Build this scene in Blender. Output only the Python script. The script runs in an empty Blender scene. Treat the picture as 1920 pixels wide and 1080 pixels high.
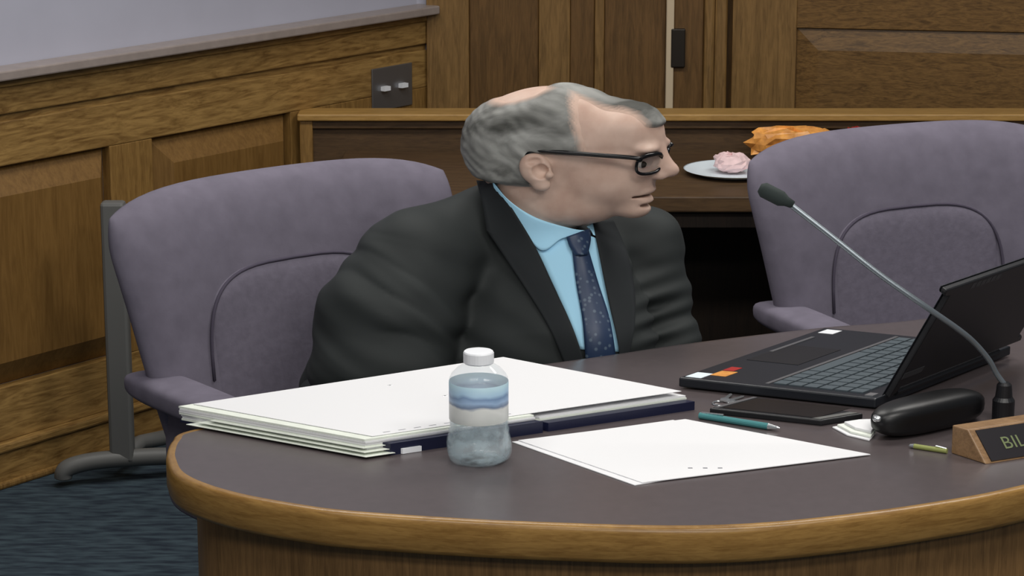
import bpy, bmesh, math, random
import numpy as np
from mathutils import Vector, Matrix
random.seed(7)
rng = np.random.default_rng(5)
S = bpy.context.scene
COL = S.collection

# ------------------------------------------------------------------ camera
PITCH = math.radians(13.5)
FPX = 4700.0                       # focal length in pixels of a 1920 px wide picture
CAMZ = 1.9
cam = bpy.data.objects.new('camera', bpy.data.cameras.new('camera'))
COL.objects.link(cam)
cam.data.sensor_width = 36
cam.data.lens = FPX / 1920 * 36
cam.data.clip_end = 60
cam.location = (0, 0, CAMZ)
cam.rotation_euler = (math.pi / 2 - PITCH, 0, 0)
S.camera = cam

# ------------------------------------------------------------------ world, lights, exposure
w = bpy.data.worlds.new('world'); S.world = w
w.use_nodes = True
w.node_tree.nodes['Background'].inputs[0].default_value = (0.80, 0.88, 1.0, 1)
w.node_tree.nodes['Background'].inputs[1].default_value = 0.10
def area(name, loc, sx, sy, watts, col=(1, 0.97, 0.92)):
    l = bpy.data.lights.new(name, 'AREA'); l.shape = 'RECTANGLE'; l.size = sx; l.size_y = sy
    l.energy = watts; l.color = col
    o = bpy.data.objects.new(name, l); COL.objects.link(o); o.location = loc
    return o
for i, (x, y, e) in enumerate([(-0.7, 2.5, 18), (1.2, 2.5, 30), (-0.45, 5.1, 24), (1.4, 4.9, 26), (0.3, 0.4, 40), (1.6, -0.9, 46)]):
    area('ceiling_light', (x, y, 2.85), 1.2, 0.6, e)
S.view_settings.view_transform = 'Standard'
S.view_settings.look = 'None'
S.view_settings.exposure = 0.22
S.view_settings.gamma = 1.0
S.view_settings.use_curve_mapping = False

# ------------------------------------------------------------------ survey helpers: where a line of sight meets a plane
CP, SP = math.cos(PITCH), math.sin(PITCH)
def ray(x, y):
    h = (x - 960) / FPX; v = (540 - y) / FPX
    return Vector((h, CP + v * SP, -SP + v * CP))
def at_z(x, y, z):
    r = ray(x, y); return Vector((0, 0, CAMZ)) + r * ((z - CAMZ) / r.z)
def at_y(x, y, Y):
    r = ray(x, y); return Vector((0, 0, CAMZ)) + r * (Y / r.y)

# ------------------------------------------------------------------ materials
MATS = {}
def lin(c):
    return tuple(((v / 255) / 12.92 if v / 255 <= 0.04045 else ((v / 255 + 0.055) / 1.055) ** 2.4) for v in c) + (1,)
def newmat(name):
    m = bpy.data.materials.new(name); m.use_nodes = True
    MATS[name] = m
    return m, m.node_tree.nodes, m.node_tree.links, m.node_tree.nodes['Principled BSDF']
def plain(name, c, rough=0.5, metal=0.0, spec=0.5, noise=0.0, nscale=30, bump=0.0):
    m, N, L, B = newmat(name)
    B.inputs['Base Color'].default_value = lin(c); B.inputs['Roughness'].default_value = rough
    B.inputs['Metallic'].default_value = metal; B.inputs['Specular IOR Level'].default_value = spec
    if noise or bump:
        tc = N.new('ShaderNodeTexCoord'); nz = N.new('ShaderNodeTexNoise')
        nz.inputs['Scale'].default_value = nscale; nz.inputs['Detail'].default_value = 4
        L.new(tc.outputs['Object'], nz.inputs['Vector'])
        if noise:
            rp = N.new('ShaderNodeValToRGB')
            a = lin(c)
            rp.color_ramp.elements[0].position = 0.3; rp.color_ramp.elements[1].position = 0.7
            rp.color_ramp.elements[0].color = tuple(v * (1 - noise) for v in a[:3]) + (1,)
            rp.color_ramp.elements[1].color = tuple(min(1, v * (1 + noise)) for v in a[:3]) + (1,)
            L.new(nz.outputs['Fac'], rp.inputs['Fac']); L.new(rp.outputs['Color'], B.inputs['Base Color'])
        if bump:
            bp = N.new('ShaderNodeBump'); bp.inputs['Strength'].default_value = bump; bp.inputs['Distance'].default_value = 0.01
            L.new(nz.outputs['Fac'], bp.inputs['Height']); L.new(bp.outputs['Normal'], B.inputs['Normal'])
    return m
def wood(name, light, dark, scale=(1, 1, 1), rot=(0, 0, 0), rough=0.42, swirl=1.2, spec=0.4):
    """oak: fine streaks along the grain plus broad wavy figure; scale is small along the grain"""
    m, N, L, B = newmat(name)
    tc = N.new('ShaderNodeTexCoord'); mp0 = N.new('ShaderNodeMapping'); mp0.inputs['Rotation'].default_value = rot
    mp = N.new('ShaderNodeMapping'); mp.inputs['Scale'].default_value = scale
    L.new(tc.outputs['Object'], mp0.inputs['Vector']); L.new(mp0.outputs['Vector'], mp.inputs['Vector'])
    n1 = N.new('ShaderNodeTexNoise'); n1.inputs['Scale'].default_value = 9; n1.inputs['Detail'].default_value = 6; n1.inputs['Roughness'].default_value = 0.65
    n1.inputs['Distortion'].default_value = swirl
    n2 = N.new('ShaderNodeTexNoise'); n2.inputs['Scale'].default_value = 45; n2.inputs['Detail'].default_value = 3
    L.new(mp.outputs['Vector'], n1.inputs['Vector']); L.new(mp.outputs['Vector'], n2.inputs['Vector'])
    mx = N.new('ShaderNodeMath'); mx.operation = 'MULTIPLY_ADD'; mx.inputs[1].default_value = 0.3
    L.new(n2.outputs['Fac'], mx.inputs[0])
    mm = N.new('ShaderNodeMath'); mm.operation = 'MULTIPLY'; mm.inputs[1].default_value = 0.8
    L.new(n1.outputs['Fac'], mm.inputs[0]); L.new(mm.outputs[0], mx.inputs[2])
    rp = N.new('ShaderNodeValToRGB'); e = rp.color_ramp.elements
    e[0].position = 0.40; e[0].color = lin(dark); e[1].position = 0.66; e[1].color = lin(light)
    L.new(mx.outputs[0], rp.inputs['Fac']); L.new(rp.outputs['Color'], B.inputs['Base Color'])
    B.inputs['Roughness'].default_value = rough; B.inputs['Specular IOR Level'].default_value = spec
    return m
WANG = math.atan2(0.7826, 0.6225)          # heading of the left wall in plan
OAKH = wood('oak_left_wall_horizontal', (164, 130, 76), (112, 82, 42), (0.55, 4, 4), (0, 0, -WANG), swirl=2.4)
OAKV = wood('oak_left_wall_vertical', (146, 112, 62), (112, 82, 42), (7, 7, 0.7), (0, 0, -WANG))
OAKP = wood('oak_panel_field', (128, 95, 50), (108, 78, 38), (6, 6, 0.5), (0, 0, -WANG))
OAKCAP = plain('wainscot_cap_grey_brown', (150, 138, 132), 0.35, noise=0.08)
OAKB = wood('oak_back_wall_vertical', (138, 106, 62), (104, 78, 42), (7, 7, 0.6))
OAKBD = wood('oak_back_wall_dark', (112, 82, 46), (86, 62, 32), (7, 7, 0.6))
OAKDOOR = wood('oak_door_horizontal', (126, 94, 52), (84, 60, 30), (1.2, 6, 8), swirl=1.8)
OAKLEDGE = wood('oak_ledge', (176, 138, 78), (150, 115, 62), (0.8, 6, 6))
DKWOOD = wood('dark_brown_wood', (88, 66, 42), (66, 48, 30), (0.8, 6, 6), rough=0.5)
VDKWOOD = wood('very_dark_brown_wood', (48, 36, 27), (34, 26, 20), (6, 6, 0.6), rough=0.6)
TABOAK = wood('oak_table_band', (154, 118, 64), (124, 90, 44), (1.5, 1.5, 14), rough=0.32, swirl=0.8)
TABPAN = wood('oak_table_front', (138, 104, 64), (106, 78, 46), (9, 9, 0.6))
NPWOOD = wood('nameplate_wood', (150, 118, 84), (120, 92, 64), (4, 9, 9))
PAINT = plain('lavender_grey_wall_paint', (176, 176, 190), 0.8, noise=0.03, nscale=6)
LAM = plain('dark_brown_laminate', (82, 74, 75), 0.30, spec=0.7, noise=0.06, nscale=60)
FABRIC = plain('mauve_grey_upholstery', (112, 107, 120), 0.95, spec=0.1, noise=0.10, nscale=22, bump=0.12)
FABRIC2 = plain('mauve_grey_upholstery_shade', (110, 105, 118), 0.95, spec=0.1, noise=0.08, nscale=60, bump=0.12)
SEAM_SHADE = plain('seam_crease_shade', (80, 75, 88), 0.95, spec=0.1)  # seam tone with the crease's shade put into the colour
GREYMET = plain('grey_painted_metal', (102, 102, 100), 0.5, spec=0.4)
BLACKPL = plain('black_plastic', (22, 22, 25), 0.42)
BLACKGL = plain('black_gloss', (10, 10, 12), 0.18)
CASEM = plain('black_case', (9, 9, 11), 0.4)
KEYM = plain('key_grey', (74, 84, 90), 0.5)
DECK = plain('laptop_deck', (27, 30, 36), 0.38)
STEEL = plain('brushed_steel', (150, 150, 152), 0.38, metal=0.85)
CHROME = plain('bright_metal', (215, 218, 220), 0.25, metal=0.9)
PAPER = plain('white_paper', (226, 226, 228), 0.8, spec=0.2)
PAPER2 = plain('cream_paper', (225, 230, 220), 0.8, spec=0.2, noise=0.06)
INK = plain('grey_ink', (120, 122, 128), 0.8)
NAVY = plain('navy_vinyl', (20, 24, 52), 0.4)
WHITEPL = plain('white_plastic', (240, 242, 246), 0.35)
JACK = plain('charcoal_suit_cloth', (40, 44, 44), 0.72, spec=0.35, noise=0.10, nscale=9, bump=0.06)
LAPM = plain('charcoal_lapel_cloth', (38, 41, 43), 0.8, spec=0.25, noise=0.08, nscale=12)
TROUS = plain('charcoal_trousers', (40, 43, 45), 0.85, spec=0.2)
SHIRT = plain('light_blue_shirt', (174, 224, 250), 0.75, spec=0.2)
SHOEM = plain('black_leather', (18, 17, 17), 0.3)
GOLD = plain('gold_lettering', (112, 122, 84), 0.45)
ORANGE = plain('orange_wrapper', (236, 158, 78), 0.35, noise=0.35, nscale=40)
PINKW = plain('pink_white_napkin', (236, 205, 205), 0.8, noise=0.12, nscale=40)
REDW = plain('red_wrapper', (165, 40, 36), 0.4)
PLATEM = plain('pale_blue_plate', (236, 248, 255), 0.35)
TEAL = plain('teal_pen_barrel', (70, 130, 132), 0.3)
YELLOW = plain('yellow_green_pen', (140, 146, 84), 0.4)
DKHINGE = plain('dark_bronze_hinge', (46, 40, 34), 0.45, metal=0.5)
PALESTRIP = plain('pale_door_edge_strip', (205, 186, 156), 0.5)
BROW = plain('grey_brow_hair', (122, 112, 104), 0.7, noise=0.2, nscale=120)
EYEW = plain('eye_white', (196, 184, 174), 0.3)
EYED = plain('eye_iris', (52, 42, 34), 0.2)

def skin_mat():
    m, N, L, B = newmat('skin')
    tc = N.new('ShaderNodeTexCoord'); nz = N.new('ShaderNodeTexNoise'); nz.inputs['Scale'].default_value = 22; nz.inputs['Detail'].default_value = 5
    L.new(tc.outputs['Object'], nz.inputs['Vector'])
    rp = N.new('ShaderNodeValToRGB'); e = rp.color_ramp.elements
    e[0].position = 0.3; e[0].color = lin((188, 156, 140)); e[1].position = 0.7; e[1].color = lin((210, 182, 166))
    L.new(nz.outputs['Fac'], rp.inputs['Fac']); L.new(rp.outputs['Color'], B.inputs['Base Color'])
    B.inputs['Roughness'].default_value = 0.5; B.inputs['Specular IOR Level'].default_value = 0.4
    B.inputs['Subsurface Weight'].default_value = 0.05; B.inputs['Subsurface Scale'].default_value = 0.01
    B.inputs['Subsurface Radius'].default_value = (1, 0.4, 0.2)
    return m
SKIN = skin_mat()
def hair_mat():
    m, N, L, B = newmat('grey_hair')
    tc = N.new('ShaderNodeTexCoord'); mp = N.new('ShaderNodeMapping'); mp.inputs['Scale'].default_value = (7, 11, 15); mp.inputs['Rotation'].default_value = (0, 0.5, 0)
    L.new(tc.outputs['Object'], mp.inputs['Vector'])
    nz = N.new('ShaderNodeTexNoise'); nz.inputs['Scale'].default_value = 1.0; nz.inputs['Detail'].default_value = 6; nz.inputs['Distortion'].default_value = 0.8
    L.new(mp.outputs['Vector'], nz.inputs['Vector'])
    rp = N.new('ShaderNodeValToRGB'); e = rp.color_ramp.elements
    e[0].position = 0.36; e[0].color = lin((70, 70, 66)); e[1].position = 0.66; e[1].color = lin((162, 162, 158))
    L.new(nz.outputs['Fac'], rp.inputs['Fac'])
    at = N.new('ShaderNodeAttribute'); at.attribute_name = 'thick'
    md = N.new('ShaderNodeMath'); md.operation = 'MULTIPLY_ADD'; md.inputs[1].default_value = 0.5; L.new(nz.outputs['Fac'], md.inputs[0]); L.new(at.outputs['Fac'], md.inputs[2])
    ms = N.new('ShaderNodeMapRange'); ms.inputs['From Min'].default_value = 0.25; ms.inputs['From Max'].default_value = 0.85; L.new(md.outputs[0], ms.inputs['Value'])
    mc_ = N.new('ShaderNodeMix'); mc_.data_type = 'RGBA'; mc_.inputs['A'].default_value = lin((198, 169, 153)); L.new(ms.outputs[0], mc_.inputs['Factor']); L.new(rp.outputs['Color'], mc_.inputs['B'])
    L.new(mc_.outputs['Result'], B.inputs['Base Color'])
    B.inputs['Roughness'].default_value = 0.6; B.inputs['Specular IOR Level'].default_value = 0.3
    bp = N.new('ShaderNodeBump'); bp.inputs['Strength'].default_value = 0.25; bp.inputs['Distance'].default_value = 0.006
    L.new(nz.outputs['Fac'], bp.inputs['Height']); L.new(bp.outputs['Normal'], B.inputs['Normal'])
    return m
HAIR = hair_mat()
def carpet_mat():
    m, N, L, B = newmat('blue_grey_carpet')
    tc = N.new('ShaderNodeTexCoord'); mp = N.new('ShaderNodeMapping'); mp.inputs['Scale'].default_value = (14, 60, 1); mp.inputs['Rotation'].default_value = (0, 0, -0.25)
    L.new(tc.outputs['Object'], mp.inputs['Vector'])
    nz = N.new('ShaderNodeTexNoise'); nz.inputs['Scale'].default_value = 1; nz.inputs['Detail'].default_value = 5
    L.new(mp.outputs['Vector'], nz.inputs['Vector'])
    rp = N.new('ShaderNodeValToRGB'); e = rp.color_ramp.elements
    e[0].position = 0.35; e[0].color = lin((42, 50, 60)); e[1].position = 0.65; e[1].color = lin((68, 82, 90))
    L.new(nz.outputs['Fac'], rp.inputs['Fac']); L.new(rp.outputs['Color'], B.inputs['Base Color'])
    B.inputs['Roughness'].default_value = 0.95; B.inputs['Specular IOR Level'].default_value = 0.1
    bp = N.new('ShaderNodeBump'); bp.inputs['Strength'].default_value = 0.4; bp.inputs['Distance'].default_value = 0.01
    L.new(nz.outputs['Fac'], bp.inputs['Height']); L.new(bp.outputs['Normal'], B.inputs['Normal'])
    return m
CARPET = carpet_mat()
def tie_mat():
    m, N, L, B = newmat('navy_tie_silk')
    tc = N.new('ShaderNodeTexCoord'); v = N.new('ShaderNodeTexVoronoi'); v.inputs['Scale'].default_value = 90
    L.new(tc.outputs['Object'], v.inputs['Vector'])
    rp = N.new('ShaderNodeValToRGB'); e = rp.color_ramp.elements
    e[0].position = 0.18; e[0].color = lin((84, 100, 118)); e[1].position = 0.34; e[1].color = lin((36, 54, 84))
    L.new(v.outputs['Distance'], rp.inputs['Fac']); L.new(rp.outputs['Color'], B.inputs['Base Color'])
    B.inputs['Roughness'].default_value = 0.45
    return m
TIE = tie_mat()
def glassy(name, c, rough=0.03, ior=1.45, alpha=None):
    m, N, L, B = newmat(name)
    B.inputs['Base Color'].default_value = lin(c); B.inputs['Roughness'].default_value = rough
    B.inputs['Transmission Weight'].default_value = 1.0; B.inputs['IOR'].default_value = ior
    return m
def clear(name, c, alpha, rough=0.05):
    m = plain(name, c, rough, spec=0.8); m.node_tree.nodes['Principled BSDF'].inputs['Alpha'].default_value = alpha
    return m
PET = clear('clear_bottle_plastic', (226, 240, 246), 0.20)
WATER = clear('water', (176, 196, 204), 0.25, 0.02)
_n = WATER.node_tree.nodes; _l = WATER.node_tree.links
_t = _n.new('ShaderNodeTexCoord'); _z = _n.new('ShaderNodeTexNoise'); _z.inputs['Scale'].default_value = 42; _z.inputs['Detail'].default_value = 3
_r = _n.new('ShaderNodeMapRange'); _r.inputs['From Min'].default_value = 0.38; _r.inputs['From Max'].default_value = 0.62; _r.inputs['To Min'].default_value = 0.05; _r.inputs['To Max'].default_value = 0.6  # mottled opacity imitates dark and bright patches of refracted light
_l.new(_t.outputs['Object'], _z.inputs['Vector']); _l.new(_z.outputs['Fac'], _r.inputs['Value']); _l.new(_r.outputs[0], _n['Principled BSDF'].inputs['Alpha'])
LENS = glassy('spectacle_lens', (235, 240, 244), 0.0, 1.02)
def label_mat():
    m, N, L, B = newmat('bottle_label_print')
    tc = N.new('ShaderNodeTexCoord'); sp = N.new('ShaderNodeSeparateXYZ')
    L.new(tc.outputs['Object'], sp.inputs['Vector'])
    rp = N.new('ShaderNodeValToRGB'); rp.color_ramp.interpolation = 'LINEAR'
    e = rp.color_ramp.elements
    mr = N.new('ShaderNodeMapRange'); mr.inputs['From Min'].default_value = 0.067; mr.inputs['From Max'].default_value = 0.127
    L.new(sp.outputs['Z'], mr.inputs['Value'])
    nz = N.new('ShaderNodeTexNoise'); nz.inputs['Scale'].default_value = 26; nz.inputs['Detail'].default_value = 2
    L.new(tc.outputs['Object'], nz.inputs['Vector'])
    ad = N.new('ShaderNodeMath'); ad.operation = 'MULTIPLY_ADD'; ad.inputs[1].default_value = 0.30; 
    L.new(nz.outputs['Fac'], ad.inputs[0]); 
    sb = N.new('ShaderNodeMath'); sb.operation = 'SUBTRACT'; sb.inputs[1].default_value = 0.15
    L.new(mr.outputs[0], sb.inputs[0]); L.new(sb.outputs[0], ad.inputs[2])
    L.new(ad.outputs[0], rp.inputs['Fac'])
    e[0].position = 0.0; e[0].color = lin((236, 240, 236)); e[1].position = 1.0; e[1].color = lin((196, 228, 240))
    for p_, c_ in ((0.40, (238, 240, 236)), (0.46, (112, 132, 165)), (0.56, (160, 190, 225)), (0.68, (120, 150, 190)), (0.78, (176, 210, 236))):
        q = rp.color_ramp.elements.new(p_); q.color = lin(c_)
    L.new(rp.outputs['Color'], B.inputs['Base Color']); B.inputs['Roughness'].default_value = 0.35; B.inputs['Alpha'].default_value = 0.88
    return m
LABELM = label_mat()

# ------------------------------------------------------------------ mesh helpers
def mesh_obj(name, verts, faces, mat, parent=None, smooth=False, origin=None):
    me = bpy.data.meshes.new(name)
    if isinstance(verts, np.ndarray): verts = verts.tolist()
    o0 = Vector(origin) if origin is not None else (parent.location if parent is not None and parent.get('_w') else Vector((0, 0, 0)))
    if parent is not None and origin is None and parent.parent is not None and parent.type == 'MESH':
        pass
    me.from_pydata([(v[0] - o0[0], v[1] - o0[1], v[2] - o0[2]) for v in verts], [], faces if isinstance(faces, list) else faces.tolist())
    me.materials.append(mat); me.update()
    bm = bmesh.new(); bm.from_mesh(me); bmesh.ops.recalc_face_normals(bm, faces=bm.faces); bm.to_mesh(me); bm.free()
    if smooth:
        me.polygons.foreach_set('use_smooth', [True] * len(me.polygons))
    o = bpy.data.objects.new(name, me); COL.objects.link(o)
    if parent is not None: o.parent = parent
    return o
ROOTLOC = {}
def thing(name, label, cat, loc=(0, 0, 0), rotz=0, group=None, kind=None):
    o = bpy.data.objects.new(name, None); COL.objects.link(o)
    o.empty_display_size = 0.05
    o.location = loc; o.rotation_euler = (0, 0, rotz)
    if label: o['label'] = label
    if cat: o['category'] = cat
    if group: o['group'] = group
    if kind: o['kind'] = kind
    ROOTLOC[o.name] = Vector(loc)
    return o
def tag(o, label, cat, group=None):
    o['label'] = label; o['category'] = cat
    if group: o['group'] = group
    return o
def wmesh(name, verts, faces, mat, root, parent=None, smooth=False):
    """mesh given in world metres, stored relative to an unrotated root empty"""
    o = mesh_obj(name, verts, faces, mat, None, smooth, origin=ROOTLOC[root.name] if root is not None else (0, 0, 0))
    o.parent = parent if parent is not None else root
    return o
BOXF = [[0, 3, 2, 1], [4, 5, 6, 7], [0, 1, 5, 4], [1, 2, 6, 5], [2, 3, 7, 6], [3, 0, 4, 7]]
def boxv(x0, x1, y0, y1, z0, z1):
    return [(x0, y0, z0), (x1, y0, z0), (x1, y1, z0), (x0, y1, z0), (x0, y0, z1), (x1, y0, z1), (x1, y1, z1), (x0, y1, z1)]
def bevel(o, wd=0.003, seg=2):
    m = o.modifiers.new('bevel', 'BEVEL'); m.width = wd; m.segments = seg; m.limit_method = 'ANGLE'; m.angle_limit = 0.6
    return o
def prism(poly, z0, z1):
    n = len(poly)
    v = [(p[0], p[1], z0) for p in poly] + [(p[0], p[1], z1) for p in poly]
    f = [list(range(n))[::-1], list(range(n, 2 * n))] + [[i, (i + 1) % n, n + (i + 1) % n, n + i] for i in range(n)]
    return v, f
def tube(pts, r, n=10, closed=False):
    pts = [Vector(p) for p in pts]; m = len(pts)
    rs = r if isinstance(r, (list, tuple)) else [r] * m
    v = []; f = []
    up = Vector((0, 0, 1)); prev = None
    for i, p in enumerate(pts):
        a = pts[(i - 1) % m] if (closed or i > 0) else pts[0]
        b = pts[(i + 1) % m] if (closed or i < m - 1) else pts[-1]
        t = (b - a).normalized()
        if prev is None:
            s = t.cross(up)
            if s.length < 1e-3: s = t.cross(Vector((1, 0, 0)))
            s.normalize()
        else:
            s = (prev - t * prev.dot(t)).normalized()
        prev = s; q = t.cross(s)
        for k in range(n):
            an = 2 * math.pi * k / n
            v.append(tuple(p + (s * math.cos(an) + q * math.sin(an)) * rs[i]))
    for i in range(m if closed else m - 1):
        j = (i + 1) % m
        for k in range(n):
            f.append([i * n + k, i * n + (k + 1) % n, j * n + (k + 1) % n, j * n + k])
    if not closed:
        f.append(list(range(n))[::-1]); f.append([(m - 1) * n + k for k in range(n)])
    return v, f
def lathe(prof, c=(0, 0, 0), n=40, rfun=None):
    v = []; f = []
    for (r, z) in prof:
        for k in range(n):
            a = 2 * math.pi * k / n
            rr = r * (rfun(a, z) if rfun else 1)
            v.append((c[0] + rr * math.cos(a), c[1] + rr * math.sin(a), c[2] + z))
    m = len(prof)
    for i in range(m - 1):
        for k in range(n):
            f.append([i * n + k, i * n + (k + 1) % n, (i + 1) * n + (k + 1) % n, (i + 1) * n + k])
    f.append(list(range(n))[::-1]); f.append([(m - 1) * n + k for k in range(n)])
    return v, f
def catmull(pts, n=8, closed=False):
    pts = [Vector(p) for p in pts]; out = []; m = len(pts)
    rngi = range(m) if closed else range(m - 1)
    for i in rngi:
        p1 = pts[i]; p2 = pts[(i + 1) % m]
        p0 = pts[(i - 1) % m] if (closed or i > 0) else p1
        p3 = pts[(i + 2) % m] if (closed or i < m - 2) else p2
        for k in range(n):
            t = k / n
            out.append(0.5 * ((2 * p1) + (p2 - p0) * t + (2 * p0 - 5 * p1 + 4 * p2 - p3) * t * t + (3 * p1 - p0 - 3 * p2 + p3) * t ** 3))
    if not closed: out.append(pts[-1])
    return out
def struct(name, verts, faces, mat, parent=None):
    o = mesh_obj(name, verts, faces, mat, None)
    if parent is None: o['kind'] = 'structure'
    else: o.parent = parent
    return o

# ------------------------------------------------------------------ the room
floor = struct('floor', boxv(-4, 4, -1.5, 8, -0.05, 0), BOXF, CARPET)
# left wall: origin and heading in plan, s runs along it, t stands out into the room
W0 = Vector((-1.25, 5.839)); WD = Vector((0.6225, 0.7826)); WN = Vector((0.7826, -0.6225))
def wbox(s0, s1, z0, z1, t0, t1):
    v = []
    for z in (z0, z1):
        for s, t in ((s0, t0), (s1, t0), (s1, t1), (s0, t1)):
            p = W0 + WD * s + WN * t; v.append((p.x, p.y, z))
    return v
WEND = 1.619
wl = struct('wall_left', wbox(-3.2, WEND + 0.15, 0, 3.0, -0.16, -0.03), BOXF, PAINT)
def wpart(name, a, mat, bev=0.0):
    o = struct(name, wbox(*a), BOXF, mat, wl)
    if bev: bevel(o, bev)
    return o
wpart('cap_rail', (-3.2, WEND, 0.998, 1.022, -0.03, 0.05), OAKCAP, 0.004)
wpart('cap_moulding', (-3.2, WEND, 0.976, 0.998, -0.03, 0.012), OAKH, 0.003)
wpart('upper_rail', (-3.2, WEND, 0.911, 0.976, -0.03, 0.006), OAKH, 0.004)
wpart('rail_bead', (-3.2, WEND, 0.893, 0.911, -0.03, -0.006), OAKH)
wpart('frieze_board', (-3.2, WEND, 0.786, 0.893, -0.03, 0.0), OAKH, 0.003)
wpart('bottom_rail', (-3.2, WEND, 0.111, 0.245, -0.03, 0.0), OAKH, 0.002)
wpart('baseboard_board', (-3.2, WEND, 0.0, 0.088, -0.03, 0.012), OAKH, 0.003)
wpart('baseboard_moulding', (-3.2, WEND, 0.088, 0.111, -0.03, 0.022), OAKH, 0.006)
wpart('shoe_moulding', (-3.2, WEND, 0.0, 0.018, 0.012, 0.028), OAKV, 0.006)
pans = [(-1.41, -0.90), (-0.76, -0.255), (-0.11, 0.398), (0.543, 1.052)]
prev = -3.2
for (a, b) in pans:
    wpart('stile', (prev, a, 0.245, 0.786, -0.03, 0.0), OAKV, 0.002); prev = b
    # raised panel: bevelled frustum
    v = []
    for (sa, sb, za, zb, t) in ((a, b, 0.245, 0.786, -0.0295), (a + 0.003, b - 0.003, 0.248, 0.783, -0.026), (a + 0.06, b - 0.045, 0.31, 0.716, 0.014)):
        for s, z in ((sa, za), (sb, za), (sb, zb), (sa, zb)):
            p = W0 + WD * s + WN * t; v.append((p.x, p.y, z))
    f = [[8, 9, 10, 11], [0, 1, 2, 3]]
    for k in range(4):
        j = (k + 1) % 4
        f += [[k, j, 4 + j, 4 + k], [4 + k, 4 + j, 8 + j, 8 + k]]
    struct('raised_panel', v, f, OAKP, wl)
wpart('stile', (1.052, WEND, 0.245, 0.786, -0.03, 0.0), OAKV, 0.002)

# back wall
YB = 7.106
wb = struct('wall_back', boxv(-0.3, 4, YB + 0.012, YB + 0.16, 0, 3.0), BOXF, PAINT)
def bpart(name, x0, x1, z0, z1, dy, mat, bev=0.003):
    return bevel(struct(name, boxv(x0, x1, YB - dy, YB + 0.02, z0, z1), BOXF, mat, wb), bev)
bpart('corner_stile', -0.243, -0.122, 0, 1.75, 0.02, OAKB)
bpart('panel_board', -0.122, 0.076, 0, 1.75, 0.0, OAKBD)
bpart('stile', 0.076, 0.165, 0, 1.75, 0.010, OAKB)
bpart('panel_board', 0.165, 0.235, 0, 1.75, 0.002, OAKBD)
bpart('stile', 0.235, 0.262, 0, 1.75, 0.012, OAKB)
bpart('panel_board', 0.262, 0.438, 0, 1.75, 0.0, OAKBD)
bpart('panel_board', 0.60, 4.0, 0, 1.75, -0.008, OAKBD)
bpart('edge_strip', 0.438, 0.460, 0, 1.75, 0.022, PALESTRIP)
bpart('door_jamb', 0.460, 0.545, 0, 1.75, 0.010, OAKBD)
bpart('jamb_moulding', 0.545, 0.575, 0, 1.75, 0.028, OAKB, 0.008)
bpart('jamb_moulding', 0.575, 0.612, 0, 1.75, 0.020, OAKB, 0.006)
for k in range(2):
    h = bpart('hinge', 0.452, 0.492, 0.845 + k * 0.6, 0.955 + k * 0.6, 0.026, DKHINGE)
# the door stands slightly ajar
DO = Vector((0.615, YB - 0.035)); da = math.radians(-9)
DD = Vector((math.cos(da), math.sin(da))); DN = Vector((DD.y, -DD.x))
def dbox(s0, s1, z0, z1, t0, t1):
    v = []
    for z in (z0, z1):
        for s, t in ((s0, t0), (s1, t0), (s1, t1), (s0, t1)):
            p = DO + DD * s + DN * t; v.append((p.x, p.y, z))
    return v
door = thing('door_1', None, None, (0, 0, 0), kind='structure')
def dpart(name, a, mat, bev=0.002):
    return bevel(struct(name, dbox(*a), BOXF, mat, door), bev)
dpart('door_slab', (0.01, 1.25, 0.02, 1.72, -0.03, 0.0), OAKBD)
dpart('door_stile', (0.01, 0.19, 0.02, 1.72, 0.0, 0.012), OAKB)
dpart('door_stile', (1.07, 1.25, 0.02, 1.72, 0.0, 0.012), OAKB)
dpart('door_rail', (0.19, 1.07, 0.965, 1.15, 0.0, 0.012), OAKDOOR)
dpart('door_rail', (0.19, 1.07, 1.57, 1.72, 0.0, 0.012), OAKDOOR)
dpart('door_rail', (0.19, 1.07, 0.02, 0.25, 0.0, 0.012), OAKDOOR)
def dpanel(a, b, z0, z1):
    v = []
    for (sa, sb, za, zb, t) in ((a, b, z0, z1, -0.002), (a, b, z0, z1, 0.001), (a + 0.06, b - 0.06, z0 + 0.06, z1 - 0.06, 0.012)):
        for s, z in ((sa, za), (sb, za), (sb, zb), (sa, zb)):
            p = DO + DD * s + DN * t; v.append((p.x, p.y, z))
    f = [[8, 9, 10, 11], [0, 1, 2, 3]]
    for k in range(4):
        j = (k + 1) % 4
        f += [[k, j, 4 + j, 4 + k], [4 + k, 4 + j, 8 + j, 8 + k]]
    struct('door_panel', v, f, OAKDOOR, door)
dpanel(0.192, 1.068, 0.252, 0.963); dpanel(0.192, 1.068, 1.152, 1.568)

# steel switch plate on the left wall
sp = thing('switch_plate', 'brushed steel two-gang switch plate on the oak wainscot by the corner', 'switch plate', tuple(W0 + WD * 1.46) + (0.744,))
o = wmesh('plate', wbox(1.377, 1.547, 0.744, 0.865, 0.0005, 0.006), BOXF, STEEL, sp); bevel(o, 0.002)
for s in (1.425, 1.50):
    wmesh('toggle', wbox(s - 0.013, s + 0.013, 0.80, 0.812, 0.006, 0.020), BOXF, WHITEPL, sp)

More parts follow.
